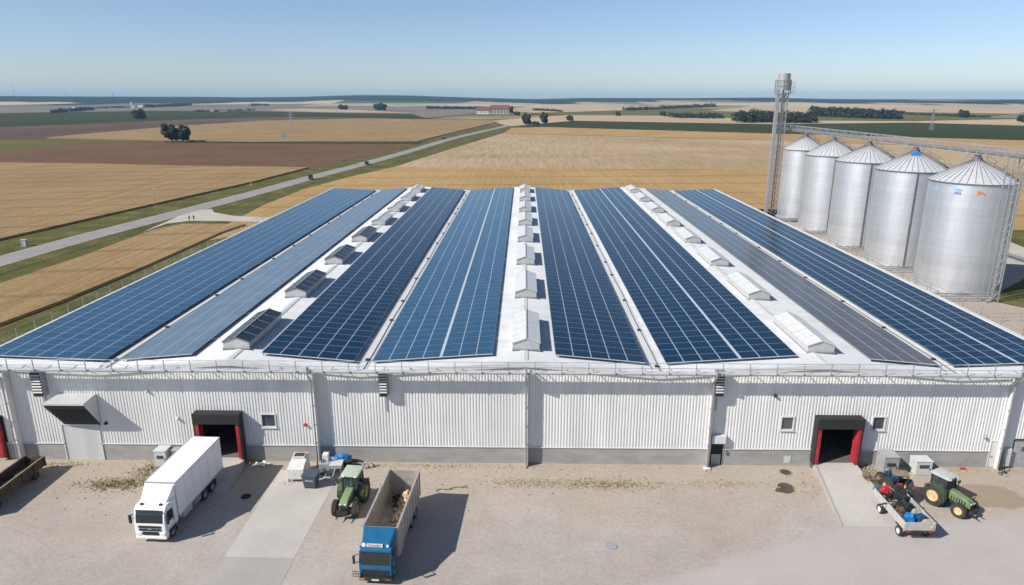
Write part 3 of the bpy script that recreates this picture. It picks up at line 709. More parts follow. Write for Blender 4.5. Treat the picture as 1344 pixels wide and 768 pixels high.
# docks
def dock(key, label, ramp=True):
    x0, x1, z0, z1 = OPEN[key]
    b = MB(); fw = .34
    b.box(x0, x0 + .06, WY - .35, WY + .3, DF, z1 - .02); b.box(x1 - .06, x1, WY - .35, WY + .3, DF, z1 - .02)
    dk = wp(b, 'dock_door', M['dark_metal']); dk['label'] = label
    # canopy
    b = MB()
    b.box(x0 - .05, x1 + .05, WY - .95, WY - .05, z1 - .02, z1 + .10)
    b.hexa([(x0 - .05, WY - .95, z1 - .85), (x1 + .05, WY - .95, z1 - .85), (x1 + .05, WY - .88, z1 - .85), (x0 - .05, WY - .88, z1 - .85), (x0 - .05, WY - .95, z1 - .022), (x1 + .05, WY - .95, z1 - .022), (x1 + .05, WY - .88, z1 - .022), (x0 - .05, WY - .88, z1 - .022)])
    wsub(b, 'canopy', M['black'], dk)
    for sx, xx in ((-1, x0 + .06), (1, x1 - .06 - fw)):
        b = MB(); b.bbox(xx, xx + fw, WY - .86, WY - .06, DF + .1, z1 - .9, .05); wsub(b, 'dock_pad', M['red_pad'], dk)
        b = MB(); xe = x0 - .05 if sx < 0 else x1 - .02
        b.box(xe, xe + .07, WY - .87, WY - .36, DF, z1 - .03); wsub(b, 'side_frame', M['black'], dk)
    # interior
    b = MB(); xi0, xi1 = x0 - 1.2, x1 + 1.2; ye = WY + 11
    b.add([(x0, WY + .3, DF), (x1, WY + .3, DF), (xi1, WY + .31, DF), (xi1, ye, DF), (xi0, ye, DF), (xi0, WY + .31, DF)], [(0, 1, 2, 3, 4, 5)])
    b.box(x0, x1, WY - .4, WY + .3, DF - .5, DF)
    wsub(b, 'dock_floor', M['inside_floor'], dk)
    b = MB()
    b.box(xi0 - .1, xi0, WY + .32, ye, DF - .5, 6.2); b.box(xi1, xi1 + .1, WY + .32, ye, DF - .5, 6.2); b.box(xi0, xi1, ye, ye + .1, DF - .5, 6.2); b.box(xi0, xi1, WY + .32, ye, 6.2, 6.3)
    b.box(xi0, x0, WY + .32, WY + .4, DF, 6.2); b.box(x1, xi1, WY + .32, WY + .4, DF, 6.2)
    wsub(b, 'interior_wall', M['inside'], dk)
    return dk
dkl = dock('dock_left', 'left loading dock with a black canopy behind the white truck')
dkr = dock('dock_right', 'right loading dock with red side pads and a pale ramp')
# far-left dock door, mostly outside the frame
x0, x1, z0, z1 = OPEN['dock_far']
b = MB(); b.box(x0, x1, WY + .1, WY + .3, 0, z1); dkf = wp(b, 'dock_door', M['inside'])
b = MB(); b.bbox(x1 - .75, x1 - .1, WY - .5, WY + .05, .35, z1 - .1, .06); wsub(b, 'dock_pad', M['red_pad'], dkf)
b = MB(); b.box(x0, x1 + .1, WY - .7, WY - .05, z1, z1 + .12); b.box(x1 - .08, x1, WY - .14, WY - .0, 0, z1 - .01); wsub(b, 'canopy', M['black'], dkf)
# shutter under the hood
x0, x1, z0, z1 = OPEN['shutter']
b = MB(); z = 0
while z < z1 - .01:
    zt = min(z1, z + .22); b.hexa([(x0, WY - .03, z), (x1, WY - .03, z), (x1, WY + .1, z), (x0, WY + .1, z), (x0, WY - .055, zt - .02), (x1, WY - .055, zt - .02), (x1, WY + .1, zt - .02), (x0, WY + .1, zt - .02)]); z += .22
sh = wp(b, 'roller_shutter', M['trim'])
b = MB(); b.box(x0 - .1, x0, WY - .1, WY + .1, 0, z1 + .05); b.box(x1, x1 + .1, WY - .1, WY + .1, 0, z1 + .05); b.box(x0 - .1, x1 + .1, WY - .1, WY - .06, z1 - .0, z1 + .08); wsub(b, 'shutter_frame', M['trim'], sh)
# hood over the shutter
hx0, hz1 = WL(76, 516, WY); hx1 = WL(121, 516, WY)[0]; hz0 = WL(100, 557, WY)[1]
HP = 1.9; hf0 = hx0 - .35; hf1 = hx1 - .15
hx0 += .15; hx1 += .35
b = MB()
b.add([(hx0, WY - .05, hz1), (hx1, WY - .05, hz1), (hf1 + .5, WY - HP, hz1 - .15), (hf0 + .2, WY - HP, hz1 - .15), (hx0, WY - .05, hz0), (hx1, WY - .05, hz0), (hf1 + .5, WY - HP, hz1 - .32), (hf0 + .2, WY - HP, hz1 - .32)],
      [(0, 3, 2, 1), (1, 2, 6, 5), (0, 4, 7, 3), (3, 7, 6, 2), (0, 1, 5, 4)])
hd = wp(b, 'intake_hood', M['cab_grey'])
b = MB(); n = 12
A = Vector((hf0 + .2, WY - HP + .02, hz1 - .33)); B_ = Vector((hf1 + .5, WY - HP + .02, hz1 - .33)); C_ = Vector((hx0, WY - .06, hz0)); D_ = Vector((hx1, WY - .06, hz0))
b.add([A, B_, D_, C_], [(0, 1, 2, 3)])
for i in range(1, n):
    t = i / n; p0 = A.lerp(C_, t); p1 = B_.lerp(D_, t); off = Vector((0, -.05, -.04)); b.bar(p0 + off, p1 + off, .03, .07)
wsub(b, 'intake_grille', M['dark_metal'], hd)
# louvre boxes under the eave
for (px_, py_, wd_) in ((505, 505, .75), (942, 508, .82), (56, 505, .95)):
    x_ = WL(px_, 505, WY)[0]; z1 = WL(px_, 489, WY - .7)[1]; zb = WL(px_, 521, WY - .7)[1]
    b = MB(); hw = wd_ / 2
    b.box(x_ - hw, x_ + hw, WY - .70, WY - .05, zb, z1); lv = wp(b, 'louvre_vent', M['grey_metal'])
    b = MB()
    for i in range(7):
        zz = zb + .38 + i * (z1 - zb - .45) / 7
        b.hexa([(x_ - hw + .07, WY - .80, zz), (x_ + hw - .07, WY - .80, zz), (x_ + hw - .07, WY - .705, zz + .04), (x_ - hw + .07, WY - .705, zz + .04), (x_ - hw + .07, WY - .80, zz + .05), (x_ + hw - .07, WY - .80, zz + .05), (x_ + hw - .07, WY - .705, zz + .12), (x_ - hw + .07, WY - .705, zz + .12)])
    wsub(b, 'louvre_slat', M['cab_grey'], lv)
    b = MB(); b.box(x_ - hw + .05, x_ + hw - .05, WY - .712, WY - .703, zb + .04, z1 - .05); wsub(b, 'louvre_backing', M['black'], lv)
    b = MB(); b.tube((x_, WY - .1, zb), (x_, WY - .1, zb - 1.6), .05); wsub(b, 'conduit', M['grey_metal'], lv, True)
# doors
x0, x1, z0, z1 = OPEN['door_mid']
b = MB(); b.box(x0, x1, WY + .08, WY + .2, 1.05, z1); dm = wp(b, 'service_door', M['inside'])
b = MB(); b.box(x0 + .12, x1 - .12, WY + .02, WY + .07, 0, 1.05); wsub(b, 'kick_panel', M['grey_box'], dm)
b = MB(); b.bbox(x0 - .05, x1 + .08, WY - .5, WY - .05, z1, z1 + .75, .03); wsub(b, 'door_canopy', M['trim'], dm)
b = MB(); b.box(x0 - .08, x0, WY - .06, WY + .1, 0, z1); b.box(x1, x1 + .08, WY - .06, WY + .1, 0, z1); b.box(x1 + .12, x1 + .3, WY - .22, WY - .05, 1.2, 1.55); wsub(b, 'door_frame', M['grey_metal'], dm)
x0, x1, z0, z1 = OPEN['door_white']
b = MB(); b.box(x0, x1, WY - .02, WY + .1, 0.04, z1); dw = wp(b, 'service_door', M['trim'])
b = MB(); b.box(x0 - .07, x0, WY - .07, WY + .1, 0, z1 + .07); b.box(x1, x1 + .07, WY - .07, WY + .1, 0, z1 + .07); b.box(x0, x1, WY - .07, WY + .1, z1, z1 + .07); wsub(b, 'door_frame', M['trim'], dw)
b = MB(); b.tube((x0 + .15, WY - .02, 1.1), (x0 + .15, WY - .1, 1.1), .03); b.bar((x0 + .15, WY - .1, 1.1), (x0 + .32, WY - .1, 1.1), .03); wsub(b, 'door_handle', M['dark_metal'], dw)
b = MB(); b.bbox(x1 + .25, x1 + .8, WY - .35, WY - .05, .3, 2.0, .03); wp(b, 'meter_box', M['cab_grey'])
x0, x1, z0, z1 = OPEN['door_grey']
b = MB(); b.box(x0, x1, WY + .0, WY + .1, 0, z1); dg = wp(b, 'sliding_door', M['grey_box'])
b = MB(); b.box(x0 + .7, x0 + 1.1, WY - .02, WY - .003, 1.6, 2.05); wsub(b, 'pane', M['glass'], dg)
b = MB(); b.box(x0 - .1, x1, WY - .1, WY - .003, z1, z1 + .1); wsub(b, 'door_rail', M['dark_metal'], dg)
# small wall fittings
for (px_, py_, m_, nm) in ((194, 513, 'cab_grey', 'wall_lamp'), (234, 549, 'white_plastic', 'wall_lamp'), (140, 555, 'dark_metal', 'wall_lamp'), (401, 557, 'red', 'alarm_bell'), (1017, 519, 'dark_metal', 'wall_lamp'), (1292, 573, 'grey_metal', 'wall_lamp')):
    x_, z_ = WL(px_, py_, WY); b = MB(); b.lathe([(.0, -.28), (.09, -.28), (.14, -.2), (.14, -.05), (.05, -.02), (.05, .02)], (x_, WY, z_), 12, 'Y'); b.box(x_ - .05, x_ + .05, WY - .1, WY - .03, z_ - .02, z_ + .16)
    wp(b, nm, M[m_], True)
b = MB(); x_, z_ = WL(1033, 603, WY); b.box(x_ - .3, x_ + .3, WY - .06, WY - .032, z_ - .35, z_ + .35); wp(b, 'plinth_hatch', M['cab_grey'])
for px_ in (320, 470, 640, 820, 860, 1090):
    pass
# skylights -------------------------------------------------------
SLY = [58.4, 75.3, 91.6, 107.0, 121.8, 136.7, 151.8, 166.0]
def skylight(xc, y0, L, dark):
    z0 = rz_(xc) - .15; hw = 1.2; ze = z0 + .9; zr = z0 + 1.32
    b = MB(); b.front([(xc - hw, z0), (xc + hw, z0), (xc + hw, ze), (xc, zr), (xc - hw, ze)], y0, y0 + L)
    sk = wp(b, 'skylight', M['sky_frame'])
    def quad(s):
        return [(xc + s * (hw + .1), y0 - .1, ze - .01), (xc, y0 - .1, zr + .03), (xc, y0 + L + .1, zr + .03), (xc + s * (hw + .1), y0 + L + .1, ze - .01)]
    for s in (-1, 1):
        q = quad(s); b = MB(); lo = [Vector(v) for v in q]; up = [v + Vector((0, 0, .05)) for v in lo]; b.hexa(lo + up)
        wsub(b, 'glazing', M['sky_dark'] if dark else M['sky_pane'], sk)
    b = MB()
    nb = 5
    for i in range(nb + 1):
        yy = y0 - .08 + i * (L + .16) / nb
        for s in (-1, 1): b.bar((xc + s * (hw + .1), yy, ze + .055), (xc, yy, zr + .095), .035, .03)
    b.bar((xc, y0 - .1, zr + .10), (xc, y0 + L + .1, zr + .10), .12, .05)
    wsub(b, 'glazing_bar', M['rail'] if dark else M['sky_frame'], sk)
    b = MB(); b.box(xc - hw - .06, xc + hw + .06, y0 - .06, y0 + L + .06, z0, z0 + .3); b.box(xc - hw - .11, xc + hw + .11, y0 - .11, y0 - .06, z0 + .27, z0 + .33)
    wsub(b, 'curb', M['grey_metal'], sk)
for r_, xc in enumerate((.3, -26.3, 26.95)):
    for i, y0 in enumerate(SLY):
        L = (8.6, 8.4, 7.6, 7.6, 7.6, 7.4, 7.2, 7.0)[i]
        skylight(xc if r_ != 2 else xc - .1 * i * 0, y0, L, r_ == 1 and i < 4)

# ------------------------------------------------------------------ solar arrays
ROWD = 1.6; AY0 = 57.3
def panel_mb(w, d):
    b = MB(); t_ = .04
    b.m(0).box(0, w, 0, d, 0, t_ - .004)
    e = .026; b.m(1).add([(e, e, t_), (w - e, e, t_), (w - e, d - e, t_), (e, d - e, t_)], [(0, 1, 2, 3)])
    return b
def solar_array(x0, x1, ncol, gap_after, glass, label, y0=AY0, y1=176.2):
    slope = math.atan2(rz_(x1) - rz_(x0), x1 - x0); cs = math.cos(slope); length = (x1 - x0) / cs
    gap = .055; bigg = .20 if gap_after else 0
    w = (length - bigg - gap * (ncol - 1)) / ncol
    th = thing('solar_array', (x0, y0, rz_(x0) + .30), 0, label, 'solar array', 'solar arrays lying along the warehouse roof')
    mtx = Matrix.Rotation(-slope, 4, 'Y')
    d = ROWD - .035; nr = int((y1 - y0) / ROWD)
    proto = panel_mb(w, d); me_o = proto.build('solar_panel', [M['pv_frame'], glass], th, fix=False)
    offs = [k * (w + gap) + (bigg if gap_after and k >= gap_after else 0) for k in range(ncol)]
    indiv = 100 // ncol; first = True; rest = MB()
    for r in range(nr):
        for k in range(ncol):
            p_ = mtx @ Vector((offs[k], r * ROWD, 0))
            if r < indiv:
                if first: o = me_o; first = False
                else: o = me_o.copy(); COL.objects.link(o); o.parent = th
                o.location = p_; o.rotation_euler = (0, -slope, 0)
            else:
                s0 = len(rest.v); q = proto
                rest.v += [mtx @ (v + Vector((offs[k], r * ROWD, 0))) for v in q.v]
                rest.f += [[s0 + i for i in f] for f in q.f]; rest.mi += q.mi
    o = rest.build('solar_panel_field', [M['pv_frame'], glass], th, fix=False); o['kind'] = 'stuff'
    # mounting: cap strips in the column gaps, purlins and feet below
    b = MB(); Ltot = nr * ROWD - .035
    for k in range(ncol - 1):
        xa = offs[k] + w + .008; xb = offs[k + 1] - .008
        b.box(xa, xb, 0, Ltot, -.02, .036)
    b.xf(mtx); b.build('cap_strip', M['pv_rail'], th)
    b = MB()
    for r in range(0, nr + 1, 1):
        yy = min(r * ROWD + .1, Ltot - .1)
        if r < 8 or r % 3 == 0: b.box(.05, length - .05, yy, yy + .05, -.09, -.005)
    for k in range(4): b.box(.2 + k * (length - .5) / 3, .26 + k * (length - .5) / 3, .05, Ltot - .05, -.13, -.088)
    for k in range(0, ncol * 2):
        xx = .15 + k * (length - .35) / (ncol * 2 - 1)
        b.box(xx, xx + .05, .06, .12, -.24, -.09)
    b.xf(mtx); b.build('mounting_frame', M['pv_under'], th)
    b = MB(); b.box(0, length, -.03, -.004, -.03, .038)
    b.xf(mtx); b.build('edge_profile', M['pv_rail'], th)
    return th
solar_array(-49.0, -38.0, 7, 0, M['pv_blue'], 'mid blue solar array along the far left roof edge')
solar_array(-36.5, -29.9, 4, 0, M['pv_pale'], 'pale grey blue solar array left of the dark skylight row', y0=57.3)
solar_array(-23.6, -15.2, 5, 0, M['pv_navy'], 'dark navy solar array right of the left skylight row')
solar_array(-13.6, -2.7, 7, 4, M['pv_blue'], 'medium blue solar array just left of the middle skylight row')
solar_array(2.9, 11.0, 5, 0, M['pv_navy'], 'navy solar array just right of the middle skylight row')
solar_array(12.8, 24.4, 7, 4, M['pv_navy'], 'navy solar array with a bright gap left of the right skylight row')
solar_array(30.9, 37.0, 4, 0, M['pv_grey'], 'grey brown solar array with painted sky sheen right of the right skylight row')
solar_array(38.3, 48.3, 7, 4, M['pv_navy'], 'dark blue solar array along the roof edge beside the silos')

# ------------------------------------------------------------------ guard rails
def guard_rail(name, pts, h, label, step=2.27, nr=2, brace=None, r=.028):
    a0 = Vector(pts[0]); th = thing(name, a0, 0, label, 'guard rail')
    rails = MB()
    for a, c_ in zip(pts[:-1], pts[1:]):
        a = Vector(a); c_ = Vector(c_)
        for k in range(nr):
            hh = h * (1 - k * .45); rails.tube(a - a0 + Vector((0, 0, hh)), c_ - a0 + Vector((0, 0, hh)), r * .8, n=6)
    rails.build('rail', M['rail'], th)
    for a, c_ in zip(pts[:-1], pts[1:]):
        a = Vector(a); c_ = Vector(c_); n = max(1, int((c_ - a).length / step))
        proto = None
        for i in range(n + 1):
            p_ = a.lerp(c_, i / n) - a0
            if proto is None:
                b = MB(); b.bar((0, 0, 0), (0, 0, h), r * 2.1)
                if brace: b.bar((0, 0, h * .1), brace, r * 1.6)
                b.box(-.06, .06, -.06, .06, -.02, .02)
                proto = b.build('post', M['rail'], th); o = proto
            else: o = proto.copy(); COL.objects.link(o); o.parent = th
            o.location = p_
    return th
guard_rail('guard_rail', [(-49, WY - 1.44, LZ), (48.8, WY - 1.44, LZ)], 1.05, 'grey steel guard rail along the front edge above the wall', 2.27, 2, brace=(0, 1.2, -.75))
guard_rail('guard_rail', [(-50.1, WY - .5, 8.9), (-50.1, YB, 8.9)], 1.25, 'grey guard rail along the left roof edge beside the wheat plot', 2.6, 2)
guard_rail('guard_rail', [(49.8, WY, 8.9), (49.8, 120, 8.9)], 1.25, 'grey guard rail between the right roof edge and the silos', 3.2, 2)
guard_rail('guard_rail', [(57, 82, 0), (66, 97, 0), (92, 99, 0)], 1.3, 'low yard railing in front of the nearest silo', 2.5, 2)
guard_rail('fence', [(-57, 100, 0), (-62, 200, 0)], 1.5, 'thin wire fence between the wheat plot and the warehouse', 4, 3, r=.02)

# ------------------------------------------------------------------ silos
SX = 75.9
def apexY(px): return 117.3 * (1283 - 688) / (px - 688.)
SP = [(apexY(1283), 6.5, 18.6), (apexY(1201), 6.4, 18.6), (apexY(1140), 6.25, 18.6), (apexY(1093), 6.0, 18.5), (apexY(1056), 5.2, 18.6)]
slab = ['nearest and largest', 'second nearest', 'middle', 'fourth', 'farthest']
TOPZ = 22.4
for i, (sy, sr, sh_) in enumerate(SP):
    lab = ('corrugated steel grain silo, nearest of the five, with coloured stickers and a ladder', 'corrugated steel grain silo with blue top, next to the nearest one',
           'steel grain silo in the middle of the row of five', 'steel grain silo between the middle one and the farthest one', 'steel grain silo farthest away beside the lattice tower')[i]
    sl = thing('grain_silo', (SX, sy, 0), 0, lab, 'silo', 'grain silos in a row behind the warehouse')
    b = MB(); n = 96; prof = [(sr, 0.0)]
    b.lathe([(sr, .25), (sr, sh_)], n=n); b.build('shell', M['silo'], sl, True)
    b = MB(); b.lathe([(sr + .35, -.1), (sr + .35, .25), (sr - .1, .25)], n=48); b.build('foundation', M['concrete_old'], sl, True)
    b = MB(); za = TOPZ - .45
    b.lathe([(sr + .12, sh_ - .12), (sr + .18, sh_ - .02), (.75, za), (.0, za + .02)], n=72); b.build('roof', M['silo_roof'], sl, True)
    b = MB(); nr_ = 36
    for k in range(nr_):
        t = 2 * pi * k / nr_; p0 = Vector(((sr + .15) * math.cos(t), (sr + .15) * math.sin(t), sh_ + .03)); p1 = Vector((.8 * math.cos(t), .8 * math.sin(t), za + .03)); b.bar(p0, p1, .07, .09)
    b.lathe([(sr + .14, sh_ - .2), (sr + .2, sh_ - .18), (sr + .22, sh_ - .02), (sr + .12, sh_ + .0)], n=72)
    b.build('roof_rib', M['seam'], sl)
    b = MB(); b.lathe([(.75, za - .05), (.78, za + .35), (.5, za + .5), (.5, za + .9), (0, za + .92)], n=20); b.build('cap', M['seam'], sl, True)
    # stiffener / downpipe on the side facing the camera
    an = math.atan2(-sy, -SX) + (.15 if i else .9)
    if i:
        b = MB(); r0 = sr + .08; p0 = Vector((r0 * math.cos(an), r0 * math.sin(an), .3)); p1 = p0 + Vector((0, 0, sh_ - .3)); b.bar(p0, p1, .22, .12); b.bar(p0 * 1.0 + Vector((.25, 0, 0)), p1 + Vector((.25, 0, 0)), .08)
        b.build('stiffener', M['seam'], sl)
    # roof ladder with rails on the right slope
    b = MB(); al = -.55
    for s in (-.3, .3):
        off = Vector((-math.sin(al) * s, math.cos(al) * s, 0))
        b.bar(Vector((sr * math.cos(al), sr * math.sin(al), sh_ + .25)) + off, Vector((.9 * math.cos(al), .9 * math.sin(al), za + .35)) + off, .06)
        b.bar(Vector((sr * math.cos(al), sr * math.sin(al), sh_ + .95)) + off, Vector((.9 * math.cos(al), .9 * math.sin(al), za + 1.0)) + off, .04)
    for k in range(14):
        t = k / 13; c_ = Vector((sr * math.cos(al), sr * math.sin(al), sh_ + .25)).lerp(Vector((.9 * math.cos(al), .9 * math.sin(al), za + .35)), t); o_ = Vector((-math.sin(al) * .3, math.cos(al) * .3, 0)); b.bar(c_ - o_, c_ + o_, .04)
        if k % 3 == 0:
            for s in (-1, 1): b.bar(c_ + o_ * s, c_ + o_ * s + Vector((0, 0, .7)), .04)
    b.build('roof_ladder', M['rail'], sl)
    if i == 0:
        # wall ladder with cage
        b = MB(); al = math.radians(-68); r0 = sr + .25
        ce = Vector((r0 * math.cos(al), r0 * math.sin(al), 0)); tv = Vector((-math.sin(al), math.cos(al), 0)); rv = Vector((math.cos(al), math.sin(al), 0))
        for s in (-.28, .28): b.bar(ce + tv * s + Vector((0, 0, .0)), ce + tv * s + Vector((0, 0, sh_ + 1.1)), .06)
        for k in range(60): b.bar(ce - tv * .28 + Vector((0, 0, .3 + k * .31)), ce + tv * .28 + Vector((0, 0, .3 + k * .31)), .03)
        for k in range(14):
            zz = Vector((0, 0, 2.6 + k * 1.2)); ring = [ce - tv * .38, ce - tv * .42 + rv * .4, ce + rv * .75, ce + tv * .42 + rv * .4, ce + tv * .38]
            for a_, c_ in zip(ring[:-1], ring[1:]): b.bar(a_ + zz, c_ + zz, .045)
        for q in (ce - tv * .42 + rv * .4, ce + rv * .75, ce + tv * .42 + rv * .4): b.bar(q + Vector((0, 0, 2.6)), q + Vector((0, 0, sh_ + 1.)), .045)
        b.build('caged_ladder', M['alu_light'], sl)
        # stickers
        def decal(nm, ang, z0, z1, wa, m_, rr=.03):
            bb_ = MB(); n_ = 6; v = []
            for k in range(n_ + 1):
                t = ang - wa / 2 + wa * k / n_; v += [((sr + rr) * math.cos(t), (sr + rr) * math.sin(t), z0), ((sr + rr) * math.cos(t), (sr + rr) * math.sin(t), z1)]
            bb_.add(v, [(2 * k, 2 * k + 2, 2 * k + 3, 2 * k + 1) for k in range(n_)]); return bb_.build(nm, m_, sl)
        bl = mat('sticker_blue', (.05, .16, .36), .5, 0, .1, 3); bl2 = mat('sticker_pale_blue', (.22, .38, .55), .5, 0, .1, 3)
        base = math.atan2(-sy, -SX)
        decal('sticker', base - .86, 17.0, 17.8, .11, bl2)
        decal('sticker', base - .28, 17.25, 17.75, .16, bl2); 
        for k in range(5): decal('sticker_mark', base - .35 + k * .032, 16.72 + .05 * (k % 2), 17.12, .022, bl)
        bb_ = MB()
        # orange triangular pennant with red lettering dots
        for (a0_, a1_, zt, zb) in ((.12, .14, 17.6, 16.65), (.14, .165, 17.6, 16.7), (.165, .19, 17.55, 16.85), (.19, .215, 17.5, 17.0), (.215, .24, 17.45, 17.1)):
            bb_.add([((sr + .03) * math.cos(base + a0_), (sr + .03) * math.sin(base + a0_), zb), ((sr + .03) * math.cos(base + a1_), (sr + .03) * math.sin(base + a1_), zb + .12), ((sr + .03) * math.cos(base + a1_), (sr + .03) * math.sin(base + a1_), zt), ((sr + .03) * math.cos(base + a0_), (sr + .03) * math.sin(base + a0_), zt)], [(0, 1, 2, 3)])
        bb_.build('sticker', M['orange'], sl)
        for k in range(7): decal('sticker_mark', base + .15 + k * .026, 17.2 - k * .06, 17.36 - k * .06, .014, M['red'], .05)
    if i == 1:
        b = MB(); al = math.atan2(-sy, -SX)
        for k in range(5):
            t0 = al + .1 - .5 + k * .2; b.add([(.82 * math.cos(t0), .82 * math.sin(t0), za + .06), (2.1 * math.cos(t0), 2.1 * math.sin(t0), za - .75 + .1), (1.9 * math.cos(t0 + .2), 1.9 * math.sin(t0 + .2), za - .62 + .1), (.82 * math.cos(t0 + .2), .82 * math.sin(t0 + .2), za + .06)], [(0, 1, 2, 3)])
        b.build('blue_cover', M['tarp'], sl)
# conveyor bridge over the silos
Y0c, Y1c = 107.0, 204.0; cz0, cz1 = 23.0, 24.4
cv = thing('conveyor_bridge', (SX, Y0c, 0), 0, 'galvanised lattice conveyor bridge running over the silo tops to the tower', 'conveyor')
b = MB(); L = Y1c - Y0c
for s in (-.75, .75):
    for z_ in (cz0, cz1): b.bar((s, 0, z_), (s, L, z_), .09)
    n = 40
    for k in range(n):
        ya, yb = k * L / n, (k + 1) * L / n
        b.bar((s, ya, cz0), (s, ya, cz1), .055); b.bar((s, ya, cz0 if k % 2 else cz1), (s, yb, cz1 if k % 2 else cz0), .05)
for k in range(41): b.bar((-.75, k * L / 40, cz0), (.75, k * L / 40, cz0), .06)
b.build('truss', M['tower_steel'], cv)
b = MB(); b.box(-.25, .25, -.2, L, cz0 + .2, cz0 + .6); b.bar((-.3, L - 5, cz0 + .5), (-3.6, L - 5, cz0 + .7), .7, .6); b.build('conveyor_trough', M['grey_metal'], cv)
b = MB(); b.bar((1.5, 0, cz0), (1.5, L, cz0), .08)
for k in range(150): b.box(.78, 1.5, k * L / 150, k * L / 150 + .22, cz0 - .02, cz0 + .02)
b.build('walkway', M['grey_metal'], cv)
b = MB()
for z_ in (.6, 1.15): b.bar((1.5, 0, cz0 + z_), (1.5, L, cz0 + z_), .05)
for k in range(30): b.bar((1.5, k * L / 29, cz0), (1.5, k * L / 29, cz0 + 1.15), .05)
b.build('handrail', M['alu_light'], cv)
for (sy, sr, sh_) in SP:
    b = MB(); yy = sy - Y0c
    b.bar((-.6, yy + 1.4, cz0), (-1.4, yy + 3.6, sh_ + 1), .1); b.bar((.6, yy + 1.4, cz0), (1.6, yy + 3.6, sh_ + 1), .1); b.bar((0, yy, cz0 + .1), (0, yy, TOPZ - .3), .45)
    b.build('support', M['rail'], cv)
b = MB()
for s in (-.9, .9):
    for yy in (.2, 1.6): b.bar((s, yy, 0), (s, yy, cz0), .14)
for k in range(12):
    z_ = k * 1.9; b.bar((-.9, .2, z_), (.9, .2, z_ + 1.9), .06); b.bar((.9, .2, z_ + 1.9), (.9, 1.6, z_), .06); b.bar((-.9, .2, z_), (.9, .2, z_), .06)
b.build('trestle', M['rail'], cv)
# lattice tower
TX, TY = 71.6, 198.5
tw_ = thing('elevator_tower', (TX, TY, 0), 0, 'tall grey lattice elevator tower with a drum head behind the roof', 'tower')
b = MB(); hw = 1.2; TH = 33.3
for sx_ in (-1, 1):
    for sy_ in (-1, 1): b.bar((sx_ * hw, sy_ * hw, 0), (sx_ * hw, sy_ * hw, TH), .22)
k = 0; z_ = 0
while z_ < TH - .1:
    z2 = min(TH, z_ + 1.7)
    for s in (-1, 1):
        b.bar((-hw, s * hw, z_), (hw, s * hw, z_), .09); b.bar((s * hw, -hw, z_), (s * hw, hw, z_), .09)
        b.bar((-hw, s * hw, z_), (hw, s * hw, z2), .08); b.bar((s * hw, hw, z_), (s * hw, -hw, z2), .08)
        b.bar((hw, s * hw, z_), (-hw, s * hw, z2), .06)
    z_ = z2
b.build('lattice_frame', M['rail'], tw_)
b = MB(); b.bar((-hw - .35, -.7, 0), (-hw - .35, -.7, TH + 1), .6, .5); b.build('elevator_leg', M['tower_steel'], tw_)
b = MB(); b.bar((.3, .2, 0), (.3, .2, TH + 1), .35, .3); b.build('elevator_return', M['grey_metal'], tw_)
b = MB(); b.lathe([(1.75, TH + .6), (1.8, TH + 3.4), (1.62, TH + 3.5), (1.62, TH + 4.9), (1.45, TH + 5.1), (0, TH + 5.2)], c=(.1, 0, 0), n=24); b.build('drum_head', M['tower_steel'], tw_, True)
b = MB(); b.lathe([(2.0, TH - .5), (2.1, TH - .4), (2.1, TH - .3), (0, TH - .3)], n=16)
for k in range(16):
    t = 2 * pi * k / 16; b.bar((2.1 * math.cos(t), 2.1 * math.sin(t), TH - .4), (2.1 * math.cos(t), 2.1 * math.sin(t), TH + 3.4), .08)
for z_ in (.8, 1.9, 3.3): b.lathe([(2.07, TH + z_), (2.14, TH + z_), (2.14, TH + z_ + .08), (2.07, TH + z_ + .08)], n=16)
b.build('cage', M['grey_metal'], tw_)
b = MB()
b.box(1.8, 3.1, -.7, .7, TH - .1, TH)
for q in ((3.05, -.65), (3.05, .65), (1.9, -.65)): b.bar((q[0], q[1], TH), (q[0], q[1], TH + 2.6), .06)
for z_ in (.7, 1.3, 2.6): b.bar((1.9, -.65, TH + z_), (3.05, -.65, TH + z_), .05); b.bar((3.05, -.65, TH + z_), (3.05, .65, TH + z_), .05)
b.build('side_platform', M['rail'], tw_)
# silo base structures
b = MB()
for (sy, sr, sh_) in SP:
    for k in range(3):
        yy = sy - sr - 3 + k * 1.5 - 100; b.box(-8.5, 2, yy, yy + .25, .4, .6)
    for s in (-8.5, -5, -2): b.bar((s, sy - sr - 3 - 100, 0), (s, sy - sr - 3 - 100, 1.8), .12)
for z_ in (1.8, 1.0): b.bar((-8.5, 8, z_), (-8.5, 92, z_), .07)
for k in range(30): b.bar((-8.5, 8 + k * 2.9, 0), (-8.5, 8 + k * 2.9, 1.8), .07)
o = b.build('unloading_frame', M['rail']); o.location = (SX, 100, 0); tag(o, 'low steel unloading frame along the foot of the silos', 'frame')


